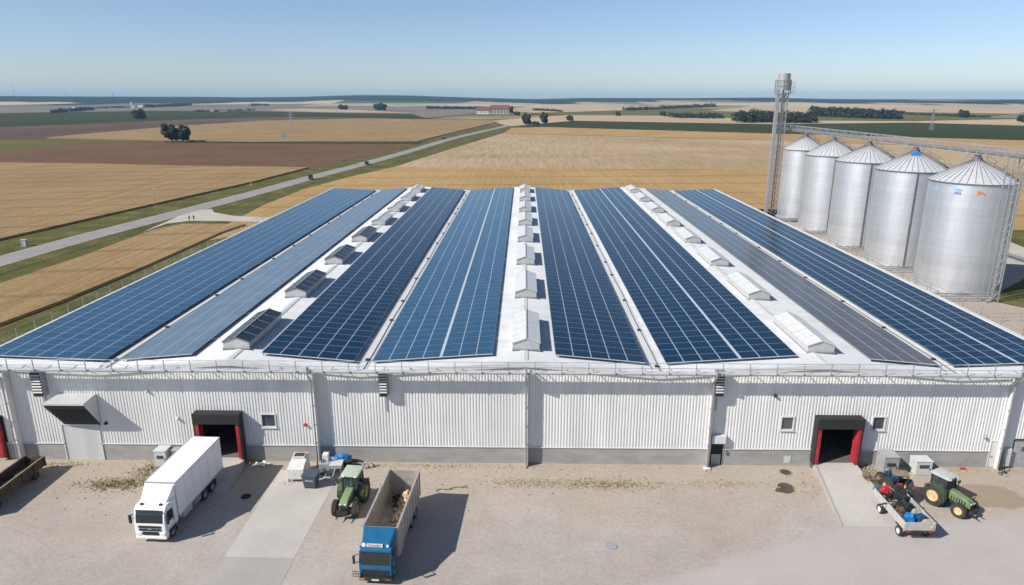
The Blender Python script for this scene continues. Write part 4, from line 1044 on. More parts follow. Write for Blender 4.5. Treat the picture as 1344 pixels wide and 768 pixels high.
# ------------------------------------------------------------------ trees
def leaf_crown(b, c, rx, rz, n, size, seed, lobes=9, flat=.75):
    rnd = random.Random(seed); c = Vector(c)
    L = []
    L.append((Vector((0, 0, -.1 * rz)), .72)); L.append((Vector((0, 0, -.1 * rz)), .72))
    for k in range(lobes):
        t = k * 2.399 + rnd.uniform(-.3, .3); h = -.62 + 1.2 * (k + .5) / lobes; q = math.sqrt(max(0, 1 - h * h)) * rnd.uniform(.6, .8)
        L.append((Vector((math.cos(t) * q * rx, math.sin(t) * q * rx, h * rz)), rnd.uniform(.28, .44)))
    for k in range(n):
        lc, lr = rnd.choice(L)
        d = Vector((rnd.gauss(0, 1), rnd.gauss(0, 1), rnd.gauss(0, 1))).normalized()
        rr = lr * (rnd.random() ** .35)
        p_ = c + lc + Vector((d.x * rx * rr, d.y * rx * rr, d.z * rz * rr * 1.05))
        if p_.z < c.z - rz * .95: continue
        nrm = (d + Vector((rnd.uniform(-.6, .6), rnd.uniform(-.6, .6), rnd.uniform(-.3, .8)))).normalized()
        u = nrm.cross(Vector((rnd.random(), rnd.random(), .3))).normalized(); v = nrm.cross(u); s = size * rnd.uniform(.6, 1.3)
        b.add([p_ - u * s - v * s * .6, p_ + u * s - v * s * .5, p_ + u * s * .8 + v * s * .6, p_ - u * s * .7 + v * s * .7], [(0, 1, 2, 3)])
def tree(name, px, py, h, wdt, label, group=None, n=2200, leaf=.45, m='leaf', seed=1, trunk=.15):
    p_ = G(px, py); th = thing(name, (p_.x, p_.y, 0), 0, label, 'tree', group)
    b = MB(); rnd = random.Random(seed); th_ = h * trunk + h * .2; r0 = h * .028
    b.tube((0, 0, -.2), (0, 0, th_), r0 * 1.3, r0 * .8, 8)
    for k in range(6):
        t = k * 1.05 + rnd.random(); b.tube((0, 0, th_ * .8), (math.cos(t) * wdt * .28, math.sin(t) * wdt * .28, h * rnd.uniform(.45, .75)), r0 * .5, r0 * .15, 6)
    b.build('trunk', M['bark'], th)
    b = MB(); rz = h * (1 - trunk) / 2; leaf_crown(b, (0, 0, h * trunk + rz), wdt / 2, rz, n, leaf, seed, max(7, int(wdt / 1.6)))
    b.build('crown', M[m], th, fix=False); return th
def PXM(py): return (py - 128) * .9615 / 32.0       # pixels per metre on the ground at this row
def tpx(name, px, py, hpx, wpx, label, group=None, **k):
    s = PXM(py); return tree(name, px, py, hpx / s * 1.03, wpx / s, label, group, **k)
tpx('round_tree', 226, 186.3, 24.5, 23, 'larger left tree of the dark pair beside the wheat field', seed=3, n=4200, leaf=.55, trunk=.02)
tpx('round_tree', 240.5, 186.3, 23, 21, 'right tree of the dark pair beside the wheat field', seed=4, n=3600, leaf=.55, trunk=.02)
tpx('round_tree', 183, 156.5, 14, 17, 'single round dark tree at the edge of the far green field', seed=5, n=1800, leaf=1.0, trunk=.02)
tpx('round_tree', 691, 165, 16.5, 13, 'round tree beside the country road, left of the three', 'trees by the road near the farm', seed=6, n=2200, leaf=.8, m='leaf2', trunk=.04)
tpx('oval_tree', 714, 163, 16, 11, 'tall oval tree in the middle of the three by the road', 'trees by the road near the farm', seed=7, n=2200, leaf=.8, m='leaf2', trunk=.03)
tpx('round_tree', 748, 159.5, 8.5, 10, 'low round tree at the end of the green field by the road', 'trees by the road near the farm', seed=8, n=1500, leaf=.8, trunk=.04)
tpx('bush', 703, 163.5, 4, 13, 'low dark bushes between the two roadside trees', None, seed=9, n=900, leaf=.7, trunk=.02)
tpx('round_tree', 811, 152.5, 6, 7, 'small lone tree in the tan field right of the road', None, seed=10, n=800, leaf=1.0, trunk=.04)
tpx('round_tree', 870, 152.8, 7, 8, 'small tree left of the low hedge wood', None, seed=11, n=800, leaf=1.0, trunk=.04)
tpx('bushy_tree', 450, 144.2, 6.5, 13, 'left bushy tree in front of the far hills', None, seed=12, n=1200, leaf=1.8, trunk=.03)
tpx('bushy_tree', 499, 145.2, 9.5, 17, 'larger bushy tree in front of the far hills', None, seed=13, n=1600, leaf=1.8, trunk=.03)
tpx('round_tree', 629, 0 + 149, 7, 5, 'slim dark tree left of the red roofed farmhouse', None, seed=14, n=500, leaf=1.2, trunk=.03) if False else None
tpx('round_tree', 644.5, 149.5, 9, 6, 'dark tree between the two red roofed farm buildings', None, seed=15, n=900, leaf=1.0, trunk=.03)
tpx('round_tree', 670, 149.5, 11, 8, 'dark tree at the right end of the red roofed farm', None, seed=16, n=1100, leaf=1.0, trunk=.02)
tpx('bush', 678, 151.5, 5, 9, 'low bush beside the farm drive', None, seed=17, n=600, leaf=1.0, trunk=.02)
tpx('round_tree', 1264, 155, 11, 14, 'round dark tree in the far hedge on the right', None, seed=18, n=1400, leaf=1.1, trunk=.02)
tpx('round_tree', 1184, 149.8, 4.6, 7, 'small round tree right of the far wood', None, seed=19, n=700, leaf=1.2, trunk=.02)
tpx('round_tree', 1342, 161, 11, 14, 'dark tree cut by the right frame edge', None, seed=20, n=1400, leaf=.9, trunk=.02)
# woods that read as one mass
def wood(name, x0, x1, yb0, yb1, hpx, ncrown, label, seed, rows=3, leaf=1.8, m='leaf'):
    rnd = random.Random(seed); b = MB(); p0 = G((x0 + x1) / 2, (yb0 + yb1) / 2)
    for k in range(ncrown):
        t = (k + rnd.random()) / ncrown; px = x0 + (x1 - x0) * t; py = yb0 + (yb1 - yb0) * t - rnd.random() * rows * .35 * hpx / 8
        s = PXM(max(py, 131)); h = hpx / s * rnd.uniform(.75, 1.1); q = G(px, max(py, 131)); wd = h * rnd.uniform(1.1, 1.7)
        leaf_crown(b, (q.x - p0.x, q.y - p0.y, h * .46), wd / 2, h * .54, 200, leaf * h / 14, seed * 100 + k, 5)
    o = b.build(name, M[m], fix=False); o.location = (p0.x, p0.y, 0)
    tag(o, label, 'wood', None, 'stuff'); return o
wood('wood', 970, 1066, 161.3, 162.3, 17, 46, 'dense dark wood behind the lattice tower', 31, leaf=1.0)
wood('wood', 1068, 1178, 153, 157.5, 13.5, 60, 'long dark wood right of the dense wood', 32, leaf=1.2)
wood('wood', 1070, 1150, 148.5, 150, 7, 30, 'upper dark wood strip in the tan field', 33, leaf=1.3)
wood('hedge', 1190, 1300, 151, 155.5, 4, 36, 'low dark hedge line on the far right', 34, leaf=1.2)
wood('hedge', 880, 948, 155.3, 156.3, 8, 32, 'loose hedge wood left of the dense wood', 35, leaf=1.0)
wood('wood', 820, 940, 146, 140.5, 5, 50, 'long narrow wood belt crossing the grey green field', 36, leaf=1.4)
wood('hedge', 700, 738, 145.5, 147.5, 4, 16, 'small hedge behind the roadside trees', 37, leaf=1.4)
wood('wood', 560, 632, 143.3, 143.8, 4.5, 34, 'dark tree belt left of the red roofed farm', 38, leaf=1.5)
wood('wood', 68, 122, 149, 145, 5.5, 34, 'dark grove around the far white house on the left', 39, leaf=1.4)
wood('wood', 66, 138, 136.8, 136.2, 4, 34, 'blue hazed wood below the left horizon', 40, leaf=1.6)
wood('wood', 190, 250, 141.8, 139.4, 5, 34, 'dark wood beside the far village', 41, leaf=1.5)
wood('hedge', 255, 335, 147, 145.5, 3, 28, 'thin row of bushes by the low barns', 42, leaf=1.3)
wood('hedge', 125, 180, 143, 141.5, 3, 24, 'hedge leading to the far village', 43, leaf=1.3)
wood('wood', 330, 352, 139.4, 139, 3.5, 10, 'small copse in front of the hills on the left', 44, leaf=1.5)

# ------------------------------------------------------------------ far buildings
def house(name, px, py, wpx, hpx, dm, roofm, wallm, label, depth=10, group=None, rz=0., nwin=5, chim=True):
    s = PXM(py); p_ = G(px, py); W_ = wpx / s; H_ = hpx / s; he = H_ * .5
    th = thing(name, (p_.x, p_.y, 0), rz, label, 'house', group)
    b = MB(); b.box(-W_ / 2, W_ / 2, 0, depth, 0, he)
    b.side([(0, he), (depth, he), (depth / 2, H_ - .2)], -W_ / 2, -W_ / 2 + .3); b.side([(0, he), (depth, he), (depth / 2, H_ - .2)], W_ / 2 - .3, W_ / 2)
    b.build('wall', wallm, th)
    b = MB()
    b.hexa([(-W_ / 2 - .5, -.5, he - .2), (W_ / 2 + .5, -.5, he - .2), (W_ / 2 + .5, depth / 2, H_ - .1), (-W_ / 2 - .5, depth / 2, H_ - .1), (-W_ / 2 - .5, -.5, he + .1), (W_ / 2 + .5, -.5, he + .1), (W_ / 2 + .5, depth / 2, H_ + .2), (-W_ / 2 - .5, depth / 2, H_ + .2)])
    b.hexa([(-W_ / 2 - .5, depth / 2, H_ - .1), (W_ / 2 + .5, depth / 2, H_ - .1), (W_ / 2 + .5, depth + .5, he - .2), (-W_ / 2 - .5, depth + .5, he - .2), (-W_ / 2 - .5, depth / 2, H_ + .2), (W_ / 2 + .5, depth / 2, H_ + .2), (W_ / 2 + .5, depth + .5, he + .1), (-W_ / 2 - .5, depth + .5, he + .1)])
    rf = b.build('roof', roofm, th)
    if chim: b = MB(); b.box(W_ * .2, W_ * .2 + .9, depth / 2 - .4, depth / 2 + .5, H_ - .5, H_ + 1.2); b.build('chimney', wallm, rf)
    for k in range(nwin):
        xx = -W_ / 2 + (k + .5) * W_ / nwin; b = MB(); b.box(xx - W_ / nwin * .16, xx + W_ / nwin * .16, -.06, -.01, he * .25, he * .75); b.build('window' if k % 3 else 'door', M['dark_metal'], th)
    return th
house('farmhouse', 634, 150, 17, 9, 0, M['roof_red'], M['render_white'], 'white farmhouse with red roof at the left of the farm', 16)
house('barn', 656, 150, 24, 11.5, 0, M['roof_red'], M['render_tan'], 'taller red roofed barn right of the white farmhouse', 18, nwin=6)
house('white_house', 93.5, 146, 6, 4.5, 0, M['render_white'], M['render_white'], 'bright white house beside the dark grove on the far left', 14, nwin=3)
house('white_house', 88, 147.5, 2.6, 2.8, 0, M['roof_grey'], M['render_white'], 'small white shed left of the bright white house', 8, nwin=2)
house('village_house', 174, 142, 5.5, 3.6, 0, M['roof_grey'], M['render_white'], 'pale village house left of the far wood', 12, nwin=3)
house('village_house', 184, 142.3, 6.5, 3.6, 0, M['render_tan'], M['render_tan'], 'tan village house beside the pale one', 12, nwin=3)
house('village_church', 172, 139, 2.2, 5.0, 0, M['roof_grey'], M['render_white'], 'small white tower above the far village', 8, nwin=1)
house('low_barn', 293, 147, 10, 3.2, 0, M['roof_red'], M['render_tan'], 'low long tan barn beside the bushes', 10, nwin=4)
house('low_barn', 278, 147, 5, 3, 0, M['roof_grey'], M['render_tan'], 'small low shed left of the tan barn', 8, nwin=2)

# wind turbines, pylons
for k, (px, base, top) in enumerate(((22, 129.5, 113), (88.5, 129.5, 116), (150, 129.5, 118), (205.5, 129.5, 121))):
    r = 7600.; d = G(px, 140); d = Vector((d.x, d.y, 0)).normalized()
    lab = ('wind turbine, tallest and leftmost on the horizon', 'wind turbine on the horizon, second from the left', 'wind turbine on the horizon, third from the left', 'wind turbine on the horizon, smallest and rightmost')[k]
    th = thing('wind_turbine', (d.x * r, d.y * r, 5), math.atan2(d.y, d.x) - pi / 2, lab, 'wind turbine', 'wind turbines on the horizon')
    hh = (129 - top) * r / 931. * .72; b = MB(); b.tube((0, 0, 0), (0, 0, hh), 3.0, 1.8, 12); b.build('tower', M['cab_grey'], th, True)
    b = MB(); b.bbox(-1.8, 1.8, -5, 5, hh - 1.6, hh + 2, .5); b.build('nacelle', M['cab_grey'], th)
    for q in range(3):
        t = q * 2 * pi / 3 + k * .6; b = MB(); e = Vector((math.sin(t), 0, math.cos(t))); b.bar(Vector((0, -6, hh)), Vector((0, -6, hh)) + e * hh * .42, 2.0, .8); b.build('blade', M['cab_grey'], th)
def pylon(px, py, hpx, label):
    s = PXM(py); h = hpx / s; p_ = G(px, py); th = thing('pylon', p_, 0, label, 'pylon', 'lattice pylons in the fields'); b = MB(); w_ = h * .07
    for sx_ in (-1, 1):
        for sy_ in (-1, 1): b.bar((sx_ * w_, sy_ * w_, 0), (sx_ * w_ * .2, sy_ * w_ * .2, h), .22)
    for k in range(10):
        f0 = 1 - .8 * k / 10; f1 = 1 - .8 * (k + 1) / 10
        for s_ in (-1, 1): b.bar((-w_ * f0, s_ * w_ * f0, h * k / 10), (w_ * f1, s_ * w_ * f1, h * (k + 1) / 10), .12); b.bar((w_ * f0, s_ * w_ * f0, h * k / 10), (-w_ * f1, s_ * w_ * f1, h * (k + 1) / 10), .12)
    b.build('mast', M['rail'], th)
    for zz, ww in ((.98, .12), (.85, .18), (.72, .15)):
        b = MB(); b.bar((-h * ww, 0, h * zz), (h * ww, 0, h * zz), .25); b.build('cross_arm', M['rail'], th)
pylon(383, 172.5, 25, 'faint lattice pylon above the billboard in the wheat')
pylon(591, 172.5, 17, 'faint lattice pylon beside the country road')
pylon(1222, 171, 27, 'faint lattice pylon in the green field behind the silos')

# billboard, cabinet, pole, marker
p_ = G(373, 184); th = thing('billboard', p_, 0, 'small grey billboard on two legs in the wheat field', 'billboard')
b = MB(); b.box(-2.1, 2.1, -.1, .1, 1.6, 5.2); b.build('board', mat('pale_blue_grey_board', (.16, .22, .28), .6, 0, .15, .6), th)
for s in (-1.7, 1.7): b = MB(); b.box(s - .1, s + .1, .12, .3, 0, 5); b.build('leg', M['rail'], th)
for s in (0,): b = MB(); b.box(-2.2, 2.2, -.14, -.102, 5.1, 5.3); b.build('top_frame', M['rail'], th)
p_ = G(32.5, 323.5); th = thing('utility_cabinet', p_, .1, 'grey utility cabinet on the verge at the left road side', 'cabinet')
b = MB(); b.bbox(-.55, .55, -.35, .35, .15, 1.45, .04); b.build('body', M['grey_box'], th)
b = MB(); b.box(-.62, .62, -.42, .42, 1.45, 1.55); b.build('lid', M['cab_grey'], th); b = MB(); b.box(-.6, .6, -.4, .4, -.1, .15); b.build('base', M['concrete_old'], th)
b = MB(); b.box(.02, .5, -.365, -.352, .25, 1.35); b.build('door', M['cab_grey'], th)
p_ = G(205, 276); th = thing('lamp_post', p_, 0, 'slender lamp post on the verge beside the road', 'lamp post')
b = MB(); b.tube((0, 0, 0), (0, 0, 6.2), .09, .05, 8); b.build('pole', M['rail'], th); b = MB(); b.bar((0, 0, 6.2), (.9, 0, 6.35), .16, .1); b.build('lamp_head', M['cab_grey'], th)
p_ = G(329.5, 244); th = thing('marker_post', p_, 0, 'short white marker post on the road verge', 'marker post')
b = MB(); b.bbox(-.12, .12, -.08, .08, 0, 1.1, .03); b.build('post', M['white_plastic'], th); b = MB(); b.box(-.122, .122, -.085, -.081, .75, .92); b.build('reflector', M['orange'], th)

# ------------------------------------------------------------------ wheels and vehicles
def wheel(name, par, x, y, r, wd, tm='tyre', rm='grey_metal', axis='X', lug=False, steer=0.):
    """wheel > rim; axle along local x"""
    b = MB(); n = 28
    b.lathe([(r * .55, -wd * .42), (r * .86, -wd * .5), (r * .97, -wd * .42), (r, -wd * .2), (r, wd * .2), (r * .97, wd * .42), (r * .86, wd * .5), (r * .55, wd * .42)], n=n, axis='X')
    if lug:
        for k in range(18):
            for s in (-1, 1):
                t = 2 * pi * (k + (.5 if s > 0 else 0)) / 18; t2 = t + .22
                b.bar((s * wd * .03, math.cos(t) * r * 1.0, math.sin(t) * r * 1.0), (s * wd * .48, math.cos(t2) * r * .97, math.sin(t2) * r * .97), r * .07, r * .08)
    w_ = b.build(name, M[tm], par, True); w_.location = (x, y, r); w_.rotation_euler = (0, 0, steer)
    b = MB(); b.lathe([(0, -wd * .30), (r * .2, -wd * .32), (r * .25, -wd * .2), (r * .48, -wd * .22), (r * .57, -wd * .42), (r * .57, wd * .42), (r * .48, wd * .22), (r * .25, wd * .2), (r * .2, wd * .32), (0, wd * .30)], n=20, axis='X')
    rb = b.build('rim', M[rm], w_, True); return w_

# white box truck: front towards -y, origin under the middle of the front
p0 = (-27.55, 43.35)
T = thing('box_truck', (p0[0], p0[1], 0), R(-2.2), 'white box truck with a high roof fairing backed up to the left loading dock', 'truck')
b = MB(); b.bbox(-1.2, 1.2, 1.95, 9.15, 1.12, 3.98, .05); bx = b.build('cargo_box', M['trailer_white'], T)
b = MB()
for s in (-1.2, 1.2): b.box(s - .03, s + .03, 1.93, 9.17, 3.93, 4.0)
b.box(-1.2, 1.2, 1.92, 1.98, 3.93, 4.0); b.box(-1.2, 1.2, 9.12, 9.18, 3.93, 4.0)
for s in (-1.2, 1.2): b.box(s - .02, s + .02, 1.95, 9.15, 1.08, 1.2)
b.build('edge_rail', M['alu_light'], bx)
b = MB()
for s in (-1, 1): b.box(s * .45 - .08, s * .45 + .08, .6, 9.0, .7, 1.08)
for yy in (1.0, 3.0, 5.0, 8.5): b.box(-.45, .45, yy, yy + .1, .75, 1.0)
b.build('chassis', M['dark_metal'], T)
# cab body, shaped in profile
b = MB()
prof = [(0.05, .55), (-.02, .75), (-.02, 1.15), (.0, 1.75), (.12, 2.35), (.28, 2.78), (.55, 2.95), (1.75, 2.98), (1.78, .95), (1.5, .85), (1.48, .55)]
b.side(prof, -1.19, 1.19)
cabm = bmesh.new(); bmm = b
cb = b.build('cab', M['white_paint'], T)
md = cb.modifiers.new('bevel', 'BEVEL'); md.width = .07; md.segments = 3; md.limit_method = 'ANGLE'; md.angle_limit = R(25)
b = MB(); b.hexa([(-1.0, .75, 2.9), (1.0, .75, 2.9), (1.15, 1.85, 2.9), (-1.15, 1.85, 2.9), (-.95, 1.0, 3.15), (.95, 1.0, 3.15), (1.15, 1.88, 3.92), (-1.15, 1.88, 3.92)])
fr = b.build('roof_fairing', M['white_paint'], cb); md = fr.modifiers.new('bevel', 'BEVEL'); md.width = .06; md.segments = 3
def on_front(z):  # y of the cab front at height z
    pr = [(-.02, 1.15), (.0, 1.75), (.12, 2.35), (.28, 2.78)]
    for (ya, za), (yb, zb) in zip(pr[:-1], pr[1:]):
        if za <= z <= zb: return ya + (yb - ya) * (z - za) / (zb - za)
    return pr[0][0]
b = MB(); zs = [1.74, 2.0, 2.35, 2.68]; v = []
for z_ in zs: v += [(-1.03, on_front(z_) - .012, z_), (1.03, on_front(z_) - .012, z_)]
b.add(v, [(2 * i, 2 * i + 1, 2 * i + 3, 2 * i + 2) for i in range(3)]); b.build('windscreen', M['cab_glass'], cb)
for s in (-1, 1):
    b = MB(); b.side([(.28, 1.62), (1.15, 1.55), (1.15, 2.4), (.42, 2.5), (.26, 2.0)], s * 1.192, s * 1.204); b.build('side_window', M['cab_glass'], cb)
    b = MB(); b.bar((s * 1.2, .2, 2.35), (s * 1.42, .02, 2.35), .04); b.bbox(s * 1.42 - .1, s * 1.42 + .1, -.06, .08, 1.72, 2.38, .04); b.build('mirror', M['black'], cb)
    b = MB(); b.bbox(s * .92 - .18, s * .92 + .18, -.06, .04, .72, .98, .03); b.build('headlight', M['lamp_lens'], cb)
    b = MB(); b.tube((s * .72, .62, 2.97), (s * .72, .5, 2.99), .1, .11, 12); b.build('roof_lamp', M['dark_metal'], cb)
    b = MB(); b.box(s * 1.21 - .02, s * 1.21 + .02, .35, 1.35, .62, .95) ; b.build('step_panel', M['dark_metal'], cb)
for z_, h_, w_ in ((1.36, .17, .86), (1.12, .17, .84), (.76, .28, .62)):
    b = MB(); b.box(-w_, w_, -.055, -.022, z_, z_ + h_); 
    gr = b.build('grille', M['black'], cb)
b = MB(); b.box(-.12, .12, -.07, -.056, 1.24, 1.32); b.build('badge', M['alu'], cb)
b = MB(); b.bbox(-1.17, 1.17, -.05, .35, .42, .68, .05); b.build('bumper', M['white_paint'], cb)
b = MB(); b.box(-.26, .26, -.075, -.052, .46, .57); b.build('number_plate', M['plate'], cb)
b = MB(); b.bar((-.55, .12, 2.62), (.3, .05, 1.8), .02); b.bar((.55, .12, 2.62), (-.0, .05, 1.8), .02)
b = MB(); b.bar((-.6, -.01, 1.80), (0, .0, 1.86), .025); b.bar((.1, -.01, 1.80), (.7, .0, 1.86), .025); b.build('wiper', M['black'], cb)
for s in (-1, 1):
    wheel('wheel', T, s * 1.0, .95, .48, .3)
    for yy in (5.9, 7.15): wheel('wheel', T, s * .98, yy, .48, .42)
b = MB()
for k in range(1, 6): yy = 1.95 + k * 1.2; b.box(1.199, 1.206, yy - .012, yy + .012, 1.2, 3.92)
for k in range(4): b.box(1.2, 1.215, 2.6 + k * 1.8, 2.66 + k * 1.8, 1.14, 1.17)
b.build('panel_seam', M['alu_light'], bx)
b = MB(); b.box(1.19, 1.197, .25, 1.22, 1.06, 1.085); b.box(1.19, 1.197, .22, .245, 1.06, 2.55); b.box(1.19, 1.197, 1.22, 1.245, 1.06, 2.6); b.box(1.19, 1.23, 1.02, 1.18, 1.42, 1.46); b.build('door_seam', M['dark_metal'], cb)
for yy in (1.5, 5.35, 7.75): b = MB(); b.box(.8, 1.16, yy, yy + .02, .25, .8); b.build('mudflap', M['black'], T)
b = MB(); b.box(-1.0, 1.0, 1.80, 1.93, 1.2, 2.9); b.build('cab_gap_dark_fill', M['dark_metal'], T)  # dark fill added to make the gap behind the cab read darker
b = MB(); b.bbox(-.9, .9, -.03, .03, 2.74, 2.84, .02); b.build('sun_visor', M['cab_tint_dark'], cb)
b = MB(); b.bbox(.75, 1.15, 2.6, 3.9, .5, 1.0, .06); b.build('fuel_tank', M['alu_light'], T)
b = MB(); b.box(-1.17, -1.13, 2.4, 5.1, .5, 1.0); b.build('side_guard', M['grey_metal'], T)
b = MB(); b.box(1.14, 1.18, 4.1, 5.2, .55, 1.0); b.build('side_guard', M['grey_metal'], T)
for s in (-1, 1): b = MB(); b.box(s * .8 - .2, s * .8 + .2, 9.16, 9.2, .85, 1.0); b.build('tail_light', M['red_lens'], T)

# blue tipper truck
p0 = (-9.95, 39.2)
T = thing('tipper_truck', (p0[0], p0[1], 0), R(-3.0), 'blue truck with an open high sided bed holding some root crop', 'truck')
b = MB()
for s in (-1, 1): b.box(s * .45 - .08, s * .45 + .08, .6, 9.2, .7, 1.05)
b.build('chassis', M['dark_metal'], T)
y0b, y1b, zb0, zb1 = 1.75, 9.35, 1.15, 3.3
b = MB()
b.box(-1.2, 1.2, y0b, y1b, zb0 - .1, zb0); bd = b.build('bed_floor', M['bed_floor'], T)
for nm, q in (('side_wall', (-1.22, -1.14, y0b, y1b)), ('side_wall', (1.14, 1.22, y0b, y1b)), ('tailgate', (-1.14, 1.14, y1b - .08, y1b)), ('front_wall', (-1.14, 1.14, y0b, y0b + .08))):
    b = MB(); b.box(q[0], q[1], q[2], q[3], zb0, zb1)
    if nm == 'side_wall':
        s = 1 if q[0] > 0 else -1
        for k in range(9): yy = y0b + .05 + k * (y1b - y0b - .2) / 8; b.box(min(s * 1.222, s * 1.27), max(s * 1.222, s * 1.27), yy, yy + .1, zb0, zb1)
        b.box(min(s * 1.13, s * 1.275), max(s * 1.13, s * 1.275), y0b, y1b, zb1 + .002, zb1 + .07)
    o = b.build(nm, M['alu'], T)
b = MB(); b.box(-1.1, 1.1, y1b - .02, y1b + .04, 2.0, 2.06); b.box(-.8, -.74, y1b + .002, y1b + .05, 1.2, 3.2); b.box(.74, .8, y1b + .002, y1b + .05, 1.2, 3.2); b.build('tailgate_frame', M['grey_metal'], T)
b = MB(); rnd = random.Random(5)
for k in range(520):
    xx = rnd.gauss(.45, .42); yy = rnd.gauss(7.3, .95)
    if abs(xx) > 1.03 or yy > 9.15 or yy < 4.9: continue
    hz_ = zb0 + .12 + 1.05 * math.exp(-((xx - .55) ** 2 / .35 + (yy - 7.8) ** 2 / .9)) * rnd.uniform(.2, 1.)
    b.blob((xx, yy, hz_), rnd.uniform(.08, .16), 1, k, .5, (1, 1.2, .8))
o = b.build('root_crop_load', [M['crop']], None); o.matrix_world = Matrix.Translation((p0[0], p0[1], 0)) @ Matrix.Rotation(R(-3.0), 4, 'Z')
tag(o, 'heap of pale root crop lying at the back of the blue truck bed', 'crop', None, 'stuff')
for k, (xx, yy, m_, r_) in enumerate(((-.1, 8.2, 'red', .13), (-.25, 7.3, 'dark_metal', .28), (.1, 8.9, 'white_plastic', .3), (-.35, 7.9, 'soil', .35), (-.5, 8.4, 'soil', .3))):
    b = MB(); b.blob((0, 0, 0), r_, 2, k, .7, (1, 1, .55)); o = b.build(('red_sack', 'dark_sack', 'white_sack', 'dark_lump', 'dark_lump')[k], M[m_], None, True)
    pp = Matrix.Rotation(R(-3), 4, 'Z') @ Vector((xx, yy, zb0 + r_ * .5 + .1)); o.location = (p0[0] + pp.x, p0[1] + pp.y, pp.z)
    tag(o, ('small red sack among the crop in the blue truck bed', 'dark sack beside the crop in the blue truck bed', 'white sack by the tailgate of the blue truck', 'dark earth lump left of the crop in the truck bed', 'dark earth lump near the tailgate of the blue truck')[k], 'sack' if k < 3 else 'lump')
b = MB(); b.side([(.05, .5), (-.03, .8), (-.03, 1.3), (.02, 1.75), (.18, 2.55), (.35, 2.68), (1.55, 2.72), (1.6, .9), (1.4, .5)], -1.12, 1.12)
cb = b.build('cab', M['blue_paint'], T); md = cb.modifiers.new('bevel', 'BEVEL'); md.width = .07; md.segments = 3; md.limit_method = 'ANGLE'; md.angle_limit = R(25)
b = MB(); b.hexa([(-1.0, .42, 2.65), (1.0, .42, 2.65), (1.15, 1.68, 2.65), (-1.15, 1.68, 2.65), (-.98, .5, 2.82), (.98, .5, 2.82), (1.15, 1.70, 3.42), (-1.15, 1.70, 3.42)])
fr = b.build('roof_fairing', M['blue_paint'], cb); md = fr.modifiers.new('bevel', 'BEVEL'); md.width = .09; md.segments = 3
def on2(z): 
    pr = [(-.03, 1.3), (.02, 1.75), (.18, 2.55), (.35, 2.68)]
    for (ya, za), (yb, zb) in zip(pr[:-1], pr[1:]):
        if za <= z <= zb: return ya + (yb - ya) * (z - za) / (zb - za)
    return -.03
b = MB(); zs = [1.62, 1.95, 2.3, 2.5]; v = []
for z_ in zs: v += [(-1.0, on2(z_) - .014, z_), (1.0, on2(z_) - .014, z_)]
b.add(v, [(2 * i, 2 * i + 1, 2 * i + 3, 2 * i + 2) for i in range(3)]); ws = b.build('windscreen', M['cab_glass'], cb)
b = MB(); b.bar((-.95, -.0, 1.60), (.95, -.0, 1.60), .05); b.build('windscreen_seal', M['black'], ws)
b = MB(); b.bar((-1.05, .06, 2.56), (1.05, .06, 2.56), .06, .05); b.build('sun_visor', M['blue_dark'], cb)
# sign board on the fairing front: worn red and white lettering
sy_, sz_ = .42, 2.70
b = MB(); b.hexa([(-.62, .40, 2.66), (.48, .40, 2.66), (.48, .43, 2.66), (-.62, .43, 2.66), (-.62, .44, 2.90), (.48, .44, 2.90), (.48, .47, 2.90), (-.62, .47, 2.90)])
sg = b.build('sign_board', mat('cream_sign', (.68, .60, .52), .5, 0, .12, 8), cb)
cu = bpy.data.curves.new('sign_lettering', 'FONT'); cu.body = 'STAXET'; cu.size = .25; cu.align_x = 'CENTER'; cu.align_y = 'CENTER'; cu.extrude = .004
to = bpy.data.objects.new('tmp', cu); COL.objects.link(to); bpy.context.view_layer.update()
me = bpy.data.meshes.new_from_object(to.evaluated_get(bpy.context.evaluated_depsgraph_get())); bpy.data.objects.remove(to)
me.materials.clear(); me.materials.append(M['red']); o = bpy.data.objects.new('sign_lettering', me); COL.objects.link(o); o.parent = sg; o.location = (-.07, .408, 2.78); o.rotation_euler = (R(80), 0, 0); o.scale = (1.0, .82, 1)
b = MB(); b.lathe([(.15, 0), (.15, .012), (.10, .014), (.10, .02), (.0, .02)], n=20); o = b.build('round_emblem', M['lamp_lens'], cb); o.location = (-.83, .43, 2.80); o.rotation_euler = (R(78), 0, 0)
b = MB(); b.lathe([(.1, 0), (.1, .012), (.0, .02)], n=16); o = b.build('round_emblem', M['lamp_lens'], cb); o.location = (.82, .43, 2.78); o.rotation_euler = (R(78), 0, 0)
b = MB()
for z_ in (.62, .78, .94, 1.1): b.box(-.95, .95, -.075, -.035, z_, z_ + .09)
b.build('grille', M['black'], cb)
b = MB(); b.bbox(-1.12, 1.12, -.14, .2, .38, .62, .04); bp = b.build('bumper', M['dark_metal'], cb)
b = MB(); b.box(-.25, .25, -.155, -.142, .42, .54); b.build('number_plate', M['plate'], bp)
for s in (-1, 1):
    b = MB(); b.box(s * .9 - .17, s * .9 + .17, -.152, -.142, .48, .58); b.build('headlight', M['orange'] if s < 0 else M['red_lens'], bp)
    b = MB(); b.side([(.3, 1.6), (1.1, 1.55), (1.1, 2.35), (.42, 2.42)], s * 1.122, s * 1.132); b.build('side_window', M['cab_glass'], cb)
    b = MB(); b.bar((s * 1.12, .1, 2.3), (s * 1.4, -.1, 2.3), .035); b.bar((s * 1.12, .1, 1.7), (s * 1.4, -.1, 1.7), .035); b.bbox(s * 1.4 - .08, s * 1.4 + .08, -.18, -.06, 1.7, 2.3, .03); b.build('mirror', M['black'], cb)
b = MB()
for x_ in (-1.15, -1.3, -1.5): b.bar((x_, -.2, .75), (x_, -.2, 1.15), .03)
for z_ in (.75, .95, 1.15): b.bar((-1.1, -.2, z_), (-1.5, -.2, z_), .03)
